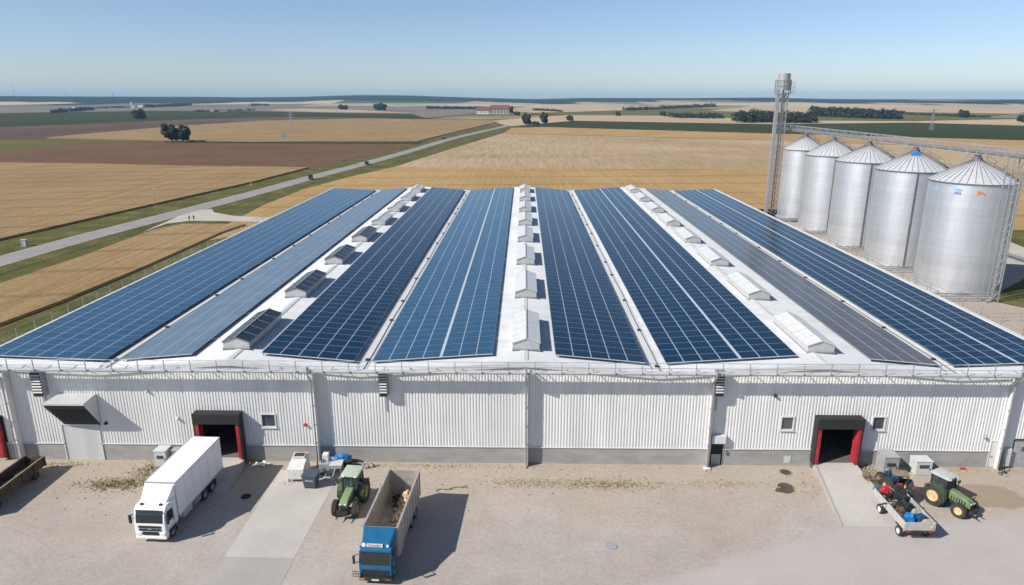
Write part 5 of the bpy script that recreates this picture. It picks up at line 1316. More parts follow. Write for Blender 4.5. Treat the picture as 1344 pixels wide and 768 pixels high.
for x_ in (-1.1,): b.bar((x_, -.2, .85), (x_, .1, .85), .03)
b.build('step_rack', M['dark_metal'], cb)
for s in (-1, 1):
    wheel('wheel', T, s * .98, .9, .48, .3)
    for yy in (6.6, 7.85): wheel('wheel', T, s * .95, yy, .48, .42)
b = MB(); b.bbox(.75, 1.15, 2.4, 3.6, .5, 1.0, .06); b.build('fuel_tank', M['alu'], T)

# tractors
def tractor(loc, rz, label, paint, bonnet, roofm, rimm, cab=True, sc=1.0, old=False):
    """forward = local -y"""
    T = thing('tractor', (loc[0], loc[1], 0), rz, label, 'tractor')
    T.scale = (sc, sc, sc)
    P_ = M[paint]
    b = MB()   # chassis
    b.box(-.22, .22, -2.6, .4, .62, .95); b.tube((-.85, 0, .92), (.85, 0, .92), .16, n=12); b.tube((-.72, -2.15, .62), (.72, -2.15, .62), .1, n=10); b.box(-.3, .3, -.4, .45, .6, 1.15)
    b.build('chassis', M['dark_metal'], T)
    b = MB(); b.side([(-.75, .95), (-.75, 1.72), (-1.4, 1.66), (-2.35, 1.48), (-2.68, 1.30), (-2.72, .85), (-1.6, .85)], -.33, .33)
    hd = b.build('bonnet', M[bonnet], T); md = hd.modifiers.new('bevel', 'BEVEL'); md.width = .08; md.segments = 3; md.limit_method = 'ANGLE'
    b = MB()
    for s in (-1, 1):
        for k in range(6): b.box(min(s * .332, s * .345), max(s * .332, s * .345), -2.3 + k * .22, -2.2 + k * .22, 1.0, 1.32)
    b.box(-.26, .26, -2.745, -2.722, .9, 1.22)
    b.build('bonnet_grille', M['black'], hd)
    for s in (-1, 1):
        b = MB(); b.box(s * .2 - .08, s * .2 + .08, -2.74, -2.70, 1.24, 1.34); b.build('headlight', M['lamp_lens'], hd)
    b = MB(); b.tube((.42, -1.1, 1.2), (.42, -1.1, 2.5), .05, n=10); b.tube((.42, -1.1, 1.5), (.42, -1.1, 2.05), .085, n=12); b.build('exhaust', M['dark_metal'], T)
    b = MB(); b.box(-.45, .45, -2.98, -2.74, .5, .82); b.bar((-.3, -2.95, .5), (-.35, -3.4, .42), .07); b.bar((.3, -2.95, .5), (.35, -3.4, .42), .07); b.build('front_weight', M['dark_metal'], T)
    for s in (-1, 1):
        b = MB(); pr = []
        for k in range(9):
            t = R(-12) + k * R(150) / 8; pr.append((-math.cos(t) * 1.0, .92 + math.sin(t) * 1.03))
        pr2 = [(y * .94, .92 + (z - .92) * .94) for y, z in pr]; x0, x1 = sorted((s * .62, s * 1.1))
        for k in range(8): b.add([(x0, *pr[k]), (x1, *pr[k]), (x1, *pr[k + 1]), (x0, *pr[k + 1]), (x0, *pr2[k]), (x1, *pr2[k]), (x1, *pr2[k + 1]), (x0, *pr2[k + 1])], [(0, 1, 2, 3), (4, 7, 6, 5), (0, 4, 5, 1), (3, 2, 6, 7), (1, 5, 6, 2), (0, 3, 7, 4)])
        fd = b.build('fender', P_, T)
        b = MB(); b.bbox(s * 1.0 - .08, s * 1.0 + .08, .72, .8, 1.5, 1.68, .02); b.build('tail_light', M['red_lens'], fd)
        wheel('rear_wheel', T, s * .86, 0, .92, .5, rm=rimm, lug=True); wheel('front_wheel', T, s * .82, -2.15, .62, .38, rm=rimm, lug=True, steer=.06)
    if cab:
        b = MB(); z0, z1 = 1.0, 2.62
        cp = [(-.62, -.95, z0), (.62, -.95, z0), (.66, .55, z0 + .45), (-.66, .55, z0 + .45), (-.6, -.72, z1), (.6, -.72, z1), (.62, .5, z1), (-.62, .5, z1)]
        for i, j in ((0, 4), (1, 5), (2, 6), (3, 7), (0, 1), (1, 2), (2, 3), (3, 0), (4, 5), (5, 6), (6, 7), (7, 4)): b.bar(cp[i], cp[j], .09)
        for s in (-1, 1): b.bar((s * .64, -.1, z0 + .1), (s * .62, -.1, z1), .07)
        cf = b.build('cab_frame', M['black'], T)
        for q, sc_ in (((0, 1, 5, 4), .97), ((1, 2, 6, 5), .97), ((2, 3, 7, 6), .97), ((3, 0, 4, 7), .97)):
            ce = sum((Vector(cp[i]) for i in q), Vector()) / 4; b = MB(); v = [ce + (Vector(cp[i]) - ce) * sc_ for i in q]
            nn = (v[1] - v[0]).cross(v[3] - v[0]).normalized() * .012; b.hexa([p - nn for p in v] + [p + nn for p in v]); b.build('cab_glass', M['cab_tint'], cf)
        b = MB(); b.bbox(-.72, .72, -.92, .72, z1, z1 + .2, .08); rf = b.build('cab_roof', M[roofm], T, True)
        b = MB()
        for s in (-.5, .5): b.bbox(s - .09, s + .09, -.99, -.9, z1 + .03, z1 + .14, .02)
        b.build('work_lamp', M['lamp_lens'], rf)
        for s in (-1, 1): b = MB(); b.bar((s * .66, -.8, 2.2), (s * .98, -.9, 2.25), .03); b.bbox(s * 1.0 - .09, s * 1.0 + .09, -.93, -.88, 1.98, 2.28, .02); b.build('mirror', M['black'], T)
        b = MB(); b.bbox(-.25, .25, -.15, .3, 1.15, 1.3, .04); b.bbox(-.25, .25, .22, .34, 1.3, 1.85, .04); b.build('seat', M['black'], T)
        b = MB(); b.bar((0, -.6, 1.2), (0, -.42, 1.65), .05); b.lathe([(.2, 0), (.215, .02), (.2, .04), (.185, .02), (.2, 0)], (0, -.42, 1.66), 16); b.build('steering_wheel', M['black'], T)
    else:
        b = MB(); b.bbox(-.25, .25, -.1, .3, 1.15, 1.3, .04); b.bbox(-.25, .25, .25, .35, 1.3, 1.7, .04); b.build('seat', M['red'], T)
        b = MB(); b.bar((0, -.7, 1.3), (0, -.42, 1.6), .05); b.lathe([(.2, 0), (.22, .02), (.2, .04), (.18, .02), (.2, 0)], (0, -.42, 1.62), 16); b.build('steering_wheel', M['black'], T)
        b = MB()
        for s in (-.55, .55): b.bar((s, .5, 1.0), (s, .45, 2.5), .09)
        b.bar((-.55, .45, 2.5), (.55, .45, 2.5), .09); rb = b.build('roll_bar', M['black'], T)
        b = MB(); b.bbox(-.65, .65, -.5, .55, 2.54, 2.62, .03); b.build('canopy', M['wood'], rb)
    return T
cg = bpy.data.materials.new('tractor_cab_glass'); cg.use_nodes = True; q = cg.node_tree.nodes['Principled BSDF']; q.inputs['Base Color'].default_value = (.25, .32, .3, 1); q.inputs['Roughness'].default_value = .06; q.inputs['Transmission Weight'].default_value = .85; q.inputs['IOR'].default_value = 1.1
nz = cg.node_tree.nodes.new('ShaderNodeTexNoise'); nz.inputs['Scale'].default_value = 2.5; rp = cg.node_tree.nodes.new('ShaderNodeValToRGB'); rp.color_ramp.elements[0].color = (.16, .2, .19, 1); rp.color_ramp.elements[1].color = (.34, .42, .40, 1); cg.node_tree.links.new(nz.outputs[0], rp.inputs[0]); cg.node_tree.links.new(rp.outputs[0], q.inputs['Base Color'])
M['cab_tint'] = cg
tractor((-13.85, 49.35), R(-5), 'dark green tractor with pale cab roof parked left of the blue truck', 'tr_green_dark', 'tr_bonnet', 'tr_roof', 'rim_y', sc=1.0)
tractor((34.25, 49.95), R(28), 'light green tractor with cream wheels on the damp patch at the right', 'tr_green', 'tr_green_light', 'tr_roof_grey', 'rim', sc=.95)
tractor((31.0, 50.35), R(168), 'dark open tractor with wooden canopy hitched behind the silver trailer', 'cloth_dark', 'blue_dark', 'tr_roof', 'rim', cab=False, sc=.92)

# silver drop-side trailer full of scrap machinery
T = thing('trailer', (29.62, 44.6, 0), 0, 'silver drop side trailer loaded with scrap machinery next to the right ramp', 'trailer')
b = MB(); b.box(-1.08, 1.08, 0, 4.9, .92, 1.0); b.box(-.4, -.3, .3, 5.8, .72, .92); b.box(.3, .4, .3, 5.8, .72, .92); b.build('bed', M['bed_floor'], T)
for nm, q in (('side_board', (-1.12, -1.06, 0, 4.9)), ('side_board', (1.06, 1.12, 0, 4.9)), ('end_board', (-1.06, 1.06, 0, .06)), ('end_board', (-1.06, 1.06, 4.84, 4.9))):
    b = MB()
    for k in range(3): b.box(q[0], q[1], q[2], q[3], 1.0 + k * .205, 1.195 + k * .205)
    if nm == 'side_board':
        s = 1 if q[0] > 0 else -1
        for yy in (.0, 1.6, 3.25, 4.82): b.box(min(s * 1.122, s * 1.16), max(s * 1.122, s * 1.16), yy, yy + .08, .85, 1.63)
    else:
        for xx in (-1.06, 1.0): b.box(xx, xx + .06, q[2] - .02 if q[2] < 1 else q[3] + .002, q[2] - .002 if q[2] < 1 else q[3] + .02, .9, 1.62)
    b.build(nm, M['alu_light'], T)
b = MB(); b.box(-1.05, 1.05, -.05, -.022, .78, .92); b.build('rear_bar', M['dark_metal'], T)
for s in (-1, 1):
    b = MB(); b.box(s * .8 - .16, s * .8 + .16, -.062, -.052, .8, .88); b.build('tail_light', M['red_lens'], T)
    for yy in (.75, 3.6): wheel('wheel', T, s * 1.0, yy, .40, .26, rm='white_plastic')
    b = MB(); b.box(s * 1.0 - .12, s * 1.0 + .12, .25, 1.25, .80, .84); b.build('mudguard', M['dark_metal'], T)
b = MB(); b.bar((0, 4.9, .8), (0, 6.0, .7), .12); b.build('drawbar', M['dark_metal'], T)
rnd = random.Random(9)
def scrap(name, x, y, z, label, fn, m_, cat='scrap'):
    b = MB(); fn(b); o = b.build(name, M[m_], None, False); o.location = (x, y, z); o.rotation_euler = (0, 0, rnd.uniform(-.5, .5)); tag(o, label, cat)
def frame_fn(b):
    for k in range(14):
        a = Vector((rnd.uniform(-.6, .6), rnd.uniform(-1.1, 1.1), rnd.uniform(0, .9))); c_ = a + Vector((rnd.uniform(-.6, .6), rnd.uniform(-.7, .7), rnd.uniform(-.4, .5))); c_.z = max(0, c_.z); b.bar(a, c_, rnd.uniform(.04, .1))
    b.bar((-.6, -1, .05), (-.6, 1, .05), .12); b.bar((.6, -1, .05), (.6, 1, .05), .12); b.bar((-.6, -1, .05), (.6, -1, .05), .12); b.bar((-.6, 1, .05), (.6, 1, .05), .12); b.bar((-.6, 0, .05), (-.6, 0, 1.0), .1); b.bar((.6, 0, .05), (.6, 0, 1.2), .1)
scrap('scrap_heap', 29.6, 48.0, 1.0, 'dark tangled steel frame in the middle of the silver trailer', frame_fn, 'dark_metal')
def engine_fn(b):
    b.bbox(-.4, .4, -.55, .55, 0, .6, .06); b.tube((0, -.4, .6), (0, .3, .75), .15, n=12); b.tube((-.42, 0, .3), (-.62, 0, .3), .2, n=14); b.box(-.25, .25, -.5, -.2, .6, .85)
    for k in range(5): b.box(-.44, .44, -.5 + k * .2, -.46 + k * .2, .1, .64)
scrap('scrap_engine', 29.75, 47.0, 1.0, 'black engine block on the silver trailer', engine_fn, 'black')
def bin_fn(b):
    b.add([(-.32, -.28, 0), (.32, -.28, 0), (.32, .28, 0), (-.32, .28, 0), (-.4, -.36, .5), (.4, -.36, .5), (.4, .36, .5), (-.4, .36, .5)], [(0, 3, 2, 1), (0, 1, 5, 4), (1, 2, 6, 5), (2, 3, 7, 6), (3, 0, 4, 7)]); b.blob((0, 0, .42), .34, 2, 3, .8, (1.05, .95, .5))
scrap('blue_tub', 29.4, 45.75, 1.0, 'bright blue tub with a crumpled sheet near the trailer end', bin_fn, 'tarp', 'tub')
scrap('blue_tub', 30.2, 45.6, 1.0, 'second blue tub at the right rear corner of the trailer', bin_fn, 'blue_dark', 'tub')
def lump_fn(b): b.blob((0, 0, .2), .36, 2, 6, .8, (1, 1.2, .8))
scrap('red_sheet', 29.2, 49.0, 1.35, 'crumpled red sheet piled high at the front of the trailer', lump_fn, 'red', 'sheet')
scrap('pale_blue_sheet', 28.85, 49.3, 1.3, 'pale blue sheet beside the crumpled red sheet', lump_fn, 'bin_blue', 'sheet')
scrap('grey_scrap', 30.3, 46.5, 1.0, 'grey scrap pile along the right trailer board', lump_fn, 'alu', 'scrap')
scrap('straw_scrap', 30.35, 45.0, 1.0, 'straw and wood bits in the trailer corner', lump_fn, 'straw', 'straw')
scrap('brush_pile', 30.1, 52.6, .0, 'brown brushwood heap behind the silver trailer', lambda b: [b.bar((rnd.uniform(-.5, .5), rnd.uniform(-.5, .5), rnd.uniform(0, .5)), (rnd.uniform(-.9, .9), rnd.uniform(-.8, .8), rnd.uniform(.2, 1.1)), .05) for _ in range(60)], 'wood', 'brushwood')

# old wagon at the left frame edge
T = thing('farm_wagon', (-43.15, 46.2, 0), 0, 'old rusty brown open wagon with dark soil inside at the left frame edge', 'wagon')
b = MB(); b.box(-.82, .82, 0, 7.2, .62, .7); b.build('floor', M['rust'], T)
for nm, q in (('side_board', (-.88, -.8, 0, 7.2)), ('side_board', (.8, .88, 0, 7.2)), ('end_board', (-.8, .8, 0, .07)), ('end_board', (-.8, .8, 7.13, 7.2))):
    b = MB(); b.box(q[0], q[1], q[2], q[3], .7, 1.5)
    if nm == 'side_board':
        s = 1 if q[0] > 0 else -1
        for k in range(6): yy = .1 + k * 1.38; b.box(min(s * .882, s * .95), max(s * .882, s * .95), yy, yy + .1, .6, 1.5)
        b.box(min(s * .78, s * .93), max(s * .78, s * .93), 0, 7.2, 1.502, 1.55)
    b.build(nm, M['rust'], T)
b = MB(); b.box(.79, .935, .0, 7.2, 1.553, 1.565); b.build('worn_rim', M['wood'], T)
b = MB(); bm_ = MB(); n = 16
v = []; 
for j in range(n + 1):
    for i in range(7): x_ = -.78 + 1.56 * i / 6; y_ = .1 + 7.0 * j / n; v.append((x_, y_, .95 + .28 * noise.noise(Vector((x_ * 1.6, y_ * 1.3, 2)))))
b.add(v, [(j * 7 + i, j * 7 + i + 1, (j + 1) * 7 + i + 1, (j + 1) * 7 + i) for j in range(n) for i in range(6)]); o = b.build('soil_load', M['soil'], None); o.location = (-43.15, 46.2, 0); tag(o, 'dark soil filling the old rusty wagon', 'soil', None, 'stuff')
for s in (-1, 1):
    for yy in (1.3, 5.8): wheel('wheel', T, s * .78, yy, .38, .22, rm='rust')
b = MB(); b.box(-.3, .3, .5, 6.8, .42, .62); b.build('chassis', M['dark_metal'], T)

# ------------------------------------------------------------------ ramps
def ramp(xa0, xa1, xb0, xb1, yb, zt, label):
    yt = WY - .9
    T = thing('ramp', ((xa0 + xa1) / 2, yt, 0), 0, label, 'ramp'); ox = (xa0 + xa1) / 2
    b = MB(); v = [(xb0 - ox, yb - yt, -.1), (xb1 - ox, yb - yt, -.1), (xa1 - ox, .86, -.1), (xa0 - ox, .86, -.1), (xb0 - ox, yb - yt, .018), (xb1 - ox, yb - yt, .018), (xa1 - ox, 0, zt), (xa0 - ox, 0, zt)]
    b.add([v[0], v[1], (xa1 - ox, .86, -.1), (xa0 - ox, .86, -.1), v[4], v[5], v[6], v[7], (xa1 - ox, .86, zt), (xa0 - ox, .86, zt)], [(0, 1, 5, 4), (4, 5, 6, 7), (7, 6, 8, 9), (1, 2, 8, 6, 5), (0, 4, 7, 9, 3), (2, 3, 9, 8)])
    b.build('ramp_slab', M['concrete'], T)
    for (xa, xb) in ((xa0, xb0), (xa1, xb1)):
        s = -1 if xa == xa0 else 1; b = MB()
        b.hexa([(xb - ox, yb - yt, 0), (xb - ox + s * .14, yb - yt, 0), (xa - ox + s * .14, 0, 0), (xa - ox, 0, 0), (xb - ox, yb - yt, .08), (xb - ox + s * .14, yb - yt, .08), (xa - ox + s * .14, 0, zt + .09), (xa - ox, 0, zt + .09)])
        b.build('kerb', M['concrete_old'], T)
ramp(dR[0] + .25, dR[1] - .25, 24.9, 29.9, 46.4, DF - .01, 'long pale concrete ramp rising to the right loading dock')
ramp(dL[0] + .1, dL[1] - .1, dL[0] - .5, dL[1] + .3, 50.3, DF - .01, 'concrete ramp behind the white truck at the left dock')

# ------------------------------------------------------------------ yard objects
def cabinet(name, x0, x1, y0, y1, h, m_, label, louv=True, top=None):
    T = thing(name, ((x0 + x1) / 2, y0, 0), 0, label, 'cabinet'); hw = (x1 - x0) / 2; d = y1 - y0
    b = MB(); b.bbox(-hw, hw, 0, d, .08, h, .03); bd = b.build('body', M[m_], T)
    b = MB(); b.bbox(-hw - .04, hw + .04, -.04, d + .02, h, h + .07, .02); b.build('lid', M[top or m_], T)
    b = MB(); b.box(-hw - .03, hw + .03, -.03, d, 0, .08); b.build('base', M['concrete_old'], T)
    if louv:
        b = MB()
        for k in range(5): b.box(-hw * .6, hw * .6, -.02, -.003, h * .55 + k * .07, h * .55 + k * .07 + .035)
        b.build('vent', M['dark_metal'], bd)
    b = MB(); b.box(hw * .7, hw * .78, -.03, -.003, h * .4, h * .55); b.build('handle', M['dark_metal'], bd)
    return T
cabinet('control_cabinet', -33.0, -31.95, 54.2, 55.3, 1.55, 'cab_grey', 'light grey cabinet by the wall left of the white truck')
cabinet('control_cabinet', -31.75, -30.9, 54.7, 55.35, 1.35, 'grey_box', 'lower grey cabinet tucked behind the white truck')
cabinet('control_cabinet', 31.55, 32.85, 53.7, 55.1, 1.85, 'grey_box', 'taller dark grey cabinet right of the right dock')
cabinet('control_cabinet', 34.5, 35.9, 53.9, 55.0, 1.35, 'cab_grey', 'lower pale grey cabinet with a vent, second from the dock')
# white machine with open hopper
T = thing('hopper_machine', (-19.55, 51.9, 0), R(2), 'white metal hopper box with dark open top on the concrete slab', 'hopper')
b = MB(); b.add([(-.72, 0, .3), (.72, 0, .3), (.72, 2.1, .3), (-.72, 2.1, .3), (-.72, 0, 1.25), (.72, 0, 1.25), (.62, 2.1, 1.75), (-.62, 2.1, 1.75)], [(0, 3, 2, 1), (4, 5, 6, 7), (0, 1, 5, 4), (1, 2, 6, 5), (2, 3, 7, 6), (3, 0, 4, 7)])
bd = b.build('body', M['white_plastic'], T); md = bd.modifiers.new('bevel', 'BEVEL'); md.width = .04; md.segments = 2
b = MB(); b.box(-.5, .5, 1.25, 1.95, 1.58, 1.80); b.build('hopper_rim', M['white_plastic'], bd)
b = MB(); b.box(-.45, .45, 1.3, 1.9, 1.802, 1.806); b.build('opening', M['soil'], bd)
b = MB(); b.box(-.7, .7, -.02, .0, .3, .36); b.build('front_edge', M['alu'], bd)
for s in (-1, 1):
    for yy in (.15, 1.95): b = MB(); b.box(s * .62 - .05, s * .62 + .05, yy - .05, yy + .05, 0, .32); b.build('leg', M['dark_metal'], T)
# dark blue bin
T = thing('waste_container', (-18.05, 50.9, 0), R(-3), 'slate blue plastic container on the concrete slab', 'container')
b = MB(); b.add([(-.5, 0, .1), (.5, 0, .1), (.5, .85, .1), (-.5, .85, .1), (-.62, -.1, 1.2), (.62, -.1, 1.2), (.62, .95, 1.2), (-.62, .95, 1.2)], [(0, 3, 2, 1), (4, 5, 6, 7), (0, 1, 5, 4), (1, 2, 6, 5), (2, 3, 7, 6), (3, 0, 4, 7)]); bd = b.build('body', M['bin_blue'], T); md = bd.modifiers.new('bevel', 'BEVEL'); md.width = .05; md.segments = 2
b = MB(); b.bbox(-.66, .66, -.14, .98, 1.2, 1.3, .04); b.build('lid', M['bin_blue'], T)
b = MB(); b.box(-.35, .35, -.07, -.05, .75, .85); b.build('label_plate', M['alu'], bd)
for s in (-1, 1): 
    b = MB(); b.tube((s * .4 - .04, .1, .09), (s * .4 + .04, .1, .09), .09, n=12); b.build('castor', M['black'], T)
# grey machine cluster
T = thing('seed_cleaner', (-16.9, 52.6, 0), R(4), 'grey metal machine with a white top box beside the slate blue container', 'machine')
b = MB(); b.bbox(-.8, .1, .1, 1.3, .35, 1.35, .05); bd = b.build('body', M['grey_box'], T)
b = MB(); b.bbox(-.55, -.05, .5, 1.1, 1.35, 2.0, .04); b.build('top_box', M['white_plastic'], bd)
b = MB(); b.hexa([(.15, .0, .9), (1.1, .0, .9), (1.1, .8, .9), (.15, .8, .9), (.1, -.1, 1.3), (1.2, -.1, 1.3), (1.2, .9, 1.3), (.1, .9, 1.3)]); b.build('tray', M['cab_grey'], T)
b = MB(); b.tube((-.4, .0, .9), (-.4, -.45, .7), .2, .25, 14); b.tube((-.6, .4, 1.4), (-.6, .4, 1.75), .07); b.build('blower', M['bin_blue'], T)
for (x_, y_) in ((-.7, .2), (0, .2), (-.7, 1.2), (1.05, .1), (1.05, .8), (.3, .1)): b = MB(); b.bar((x_, y_, 0), (x_, y_, .92), .07); b.build('leg', M['rail'], T)
b = MB(); b.path([(.6, .0, .95), (.35, -.7, .1), (.9, -.9, .06), (1.5, -.6, .06)], .035); b.build('hose', M['cab_grey'], T)
o = MB(); o.lathe([(.34, 0), (.36, .45), (.34, .9), (0, .92)], n=20); q = o.build('drum', M['black'], None, True); q.location = (-15.55, 54.1, 0); tag(q, 'black drum against the wall beside the blue tarpaulin', 'drum')
o = MB(); o.blob((0, 0, .35), .62, 3, 4, .7, (1.25, .8, .65)); q = o.build('tarpaulin', M['tarp'], None, True); q.location = (-16.4, 54.7, .35); tag(q, 'crumpled bright blue tarpaulin on the pile at the wall', 'tarpaulin')
o = MB(); o.blob((0, 0, .2), .5, 2, 9, .7, (1.4, .8, .7)); q = o.build('covered_pile', M['cab_grey'], None, True); q.location = (-16.8, 54.6, 0); tag(q, 'grey covered pile under the blue tarpaulin', 'pile')
def rubble(name, px, py, n, spread, m_, label, cat, rmin=.06, rmax=.2, seed=0):
    rnd = random.Random(seed); b = MB()
    for k in range(n):
        r_ = rnd.uniform(rmin, rmax); b.blob((rnd.gauss(0, spread), rnd.gauss(0, spread * .5), r_ * .5), r_, 1, k + seed, .6, (1.2, 1, .7))
    o = b.build(name, M[m_], None); p_ = G(px, py); o.location = (p_.x, min(p_.y, WY - .4), 0); tag(o, label, cat, None, 'stuff'); return o
rubble('stone_heap', 484, 612, 16, .35, 'stone', 'grey rubble heap at the wall right of the dark green tractor', 'rubble', .1, .28, 3)
rubble('stone_heap', 458, 611, 10, .5, 'stone', 'small stones by the wall behind the dark green tractor', 'rubble', .05, .12, 4)
rubble('stone_heap', 443, 611, 14, .4, 'soil', 'dark lumps at the wall beside the black drum', 'rubble', .06, .18, 14)
rubble('sack_heap', 347, 609, 7, .3, 'white_plastic', 'white sacks by the plinth right of the left dock', 'sacks', .14, .26, 5)
rubble('orange_scrap', 328, 607, 6, .2, 'orange', 'small orange brown scrap beside the left dock', 'scrap', .06, .14, 6)
rubble('rubble_heap', 1142, 612, 22, .4, 'stone', 'grey and white rubble between the right dock and the tall cabinet', 'rubble', .06, .22, 7)
rubble('loose_stones', 780, 618, 40, 4.5, 'stone', 'scattered stones on the gravel along the wall', 'stones', .03, .08, 8)
rubble('loose_stones', 980, 640, 45, 5.5, 'stone', 'scattered stones on the gravel left of the right ramp', 'stones', .03, .08, 9)
rubble('loose_stones', 600, 640, 45, 6, 'stone', 'scattered stones right of the blue truck', 'stones', .03, .07, 10)
rubble('loose_stones', 130, 660, 45, 5, 'stone', 'scattered stones on the gravel left of the white truck', 'stones', .03, .07, 11)
rubble('spilt_straw', 378, 634, 30, .5, 'straw', 'spilt grain in front of the white hopper box', 'grain', .03, .06, 12)
# manhole covers
def disc(name, px, py, r_, m_, label, sq=1.):
    p_ = G(px, py); T = thing(name, (p_.x, p_.y, 0), 0, label, 'cover'); b = MB(); b.lathe([(r_, 0), (r_, .03), (r_ * .86, .034), (r_ * .86, .02)], n=28); b.build('frame', M['rail'], T)
    b = MB(); b.lathe([(r_ * .84, .0), (r_ * .84, .026), (0, .028)], n=28)
    for k in range(5): b.box(-r_ * .5, r_ * .5, -r_ * .5 + k * r_ * .22, -r_ * .44 + k * r_ * .22, .026, .034)
    b.build('lid', M[m_], T)
disc('manhole_cover', 803, 717, .42, 'grey_box', 'small grey manhole cover in the middle of the yard')
disc('manhole_cover', 1031, 620, .55, 'rust', 'brown manhole cover near the wall left of the right ramp')
disc('manhole_cover', 323, 652, .5, 'black', 'dark manhole cover in the shadow of the white truck')
# tyre stuff by the white door, small things
T = thing('hand_pallet_jack', (42.4, 54.2, 0), R(25), 'small dark hand truck standing by the white service door', 'hand truck')
b = MB(); b.bar((-.2, 0, .1), (-.2, .25, 1.1), .05); b.bar((.2, 0, .1), (.2, .25, 1.1), .05); b.bar((-.2, .25, 1.1), (.2, .25, 1.1), .05); b.bar((-.2, .12, .6), (.2, .12, .6), .05); b.build('frame', M['dark_metal'], T)
b = MB(); b.box(-.25, .25, -.3, .02, .04, .07); b.build('toe_plate', M['alu'], T)
for s in (-1, 1): wheel('wheel', T, s * .28, .1, .14, .08)
o = MB(); o.bbox(-.25, .25, -.1, .1, 0, .12, .02); q = o.build('red_brick', M['red'], None); q.location = (39.4, 55.1, 0); tag(q, 'small red block on the ground left of the white door', 'block')
o = MB(); o.blob((0, 0, .08), .3, 2, 5, .5, (1.2, .8, .4)); q = o.build('white_drain_block', M['white_plastic'], None, True); q.location = (G(927, 614).x, 54.7, 0); tag(q, 'white splash block under the downpipe beside the dark door', 'block')
# fallen branch near the truck
o = MB(); rnd = random.Random(3); pts_ = [Vector((i * .35, .1 * math.sin(i * 1.7), .05 + .03 * (i % 2))) for i in range(8)]; o.path(pts_, .035, 6)
for k in range(9): a_ = rnd.choice(pts_); o.bar(a_, a_ + Vector((rnd.uniform(-.3, .3), rnd.uniform(-.3, .3), rnd.uniform(.0, .2))), .03)
q = o.build('branch', M['wood'], None); p_ = G(573, 644); q.location = (p_.x, p_.y, 0); q.rotation_euler = (0, 0, .25); tag(q, 'dry branch lying on the gravel right of the blue truck', 'branch')
# weeds
def weeds(px, py, rx, ry, n, label, seed, h=.22):
    rnd = random.Random(seed); p_ = G(px, py); b = MB()
    for k in range(int(n * .75)):
        x_, y_ = rnd.gauss(0, rx * .5), rnd.gauss(0, ry * .5); t = rnd.uniform(0, pi); hh = h * rnd.uniform(.25, .75); w_ = rnd.uniform(.02, .06)
        if p_.y + y_ > WY - .1: continue
        dx, dy = math.cos(t) * w_, math.sin(t) * w_; lx, ly = rnd.uniform(-.12, .12), rnd.uniform(-.12, .12)
        b.add([(x_ - dx, y_ - dy, 0), (x_ + dx, y_ + dy, 0), (x_ + lx + dx * .3, y_ + ly + dy * .3, hh), (x_ + lx - dx * .3, y_ + ly - dy * .3, hh)], [(0, 1, 2, 3)])
    o = b.build('weeds', M['tuft'], None, fix=False); o.location = (p_.x, p_.y, 0); tag(o, label, 'weeds', None, 'stuff')
weeds(155, 636, 3.2, 1.0, 1500, 'dry yellow green weeds left of the white truck', 1)
weeds(198, 618, 1.6, 2.0, 900, 'weeds beside the cabinets left of the white truck', 2)
weeds(795, 636, 5.5, .9, 1500, 'band of dry weeds in the middle of the yard', 3, .16)
weeds(690, 634, 4.0, .8, 500, 'thin weeds left of the middle weed band', 4, .14)
weeds(955, 636, 4, .7, 400, 'thin weeds right of the middle weed band', 5, .12)
weeds(80, 610, 4, .5, 300, 'sparse weeds at the foot of the left wall', 6, .14)
weeds(560, 612, 9, .5, 500, 'sparse weeds at the foot of the middle wall', 7, .12)
weeds(1070, 640, 3, 1.6, 350, 'sparse weeds left of the right ramp', 8, .12)
weeds(1150, 620, 1.6, 1.2, 500, 'weeds around the rubble at the right dock', 9, .2)
weeds(1250, 618, 5, .6, 300, 'sparse weeds at the foot of the right wall', 10, .12)

# ------------------------------------------------------------------ cars on the road
def car(px, py, rz, label, sc=1., van=False):
    p_ = G(px, py); T = thing('car', (p_.x, p_.y, .06), rz, label, 'car'); T.scale = (sc, sc, sc); rh = 1.55 if not van else 1.85
    b = MB(); b.side([(-2.1, .35), (-2.15, .75), (-1.3, .95), (-.6, rh - .08), (-.3, rh), (1.2, rh), (1.75, rh - .15), (2.05, .95), (2.1, .35)], -.86, .86)
    bd = b.build('body', M['car_dark'], T); md = bd.modifiers.new('bevel', 'BEVEL'); md.width = .1; md.segments = 3; md.limit_method = 'ANGLE'; md.angle_limit = R(15)
    b = MB(); b.hexa([(-.72, -1.24, 1.0), (.72, -1.24, 1.0), (.7, -1.2, 1.0), (-.7, -1.2, 1.0), (-.66, -.68, rh - .12), (.66, -.68, rh - .12), (.66, -.64, rh - .12), (-.66, -.64, rh - .12)]); b.build('windscreen', M['cab_glass'], bd)
    for s in (-1, 1):
        b = MB(); b.side([(-1.0, 1.0), (-.5, rh - .15), (1.3, rh - .15), (1.7, 1.0)], s * .862, s * .87); b.build('side_window', M['cab_glass'], bd)
        b = MB(); b.box(s * .6 - .16, s * .6 + .16, -2.17, -2.14, .6, .75); b.build('headlight', M['lamp_lens'], bd)
        for yy in (-1.35, 1.35): wheel('wheel', T, s * .78, yy, .33, .22)
car(408, 235.5, R(12), 'dark blue van on the country road, nearer of the cars', 1.0, True)
car(481.5, 216, R(-170), 'dark car on the country road, farther ahead of the van', 1.05)
car(582, 183, R(-165), 'dark car far up the country road beside the wheat', 1.1)

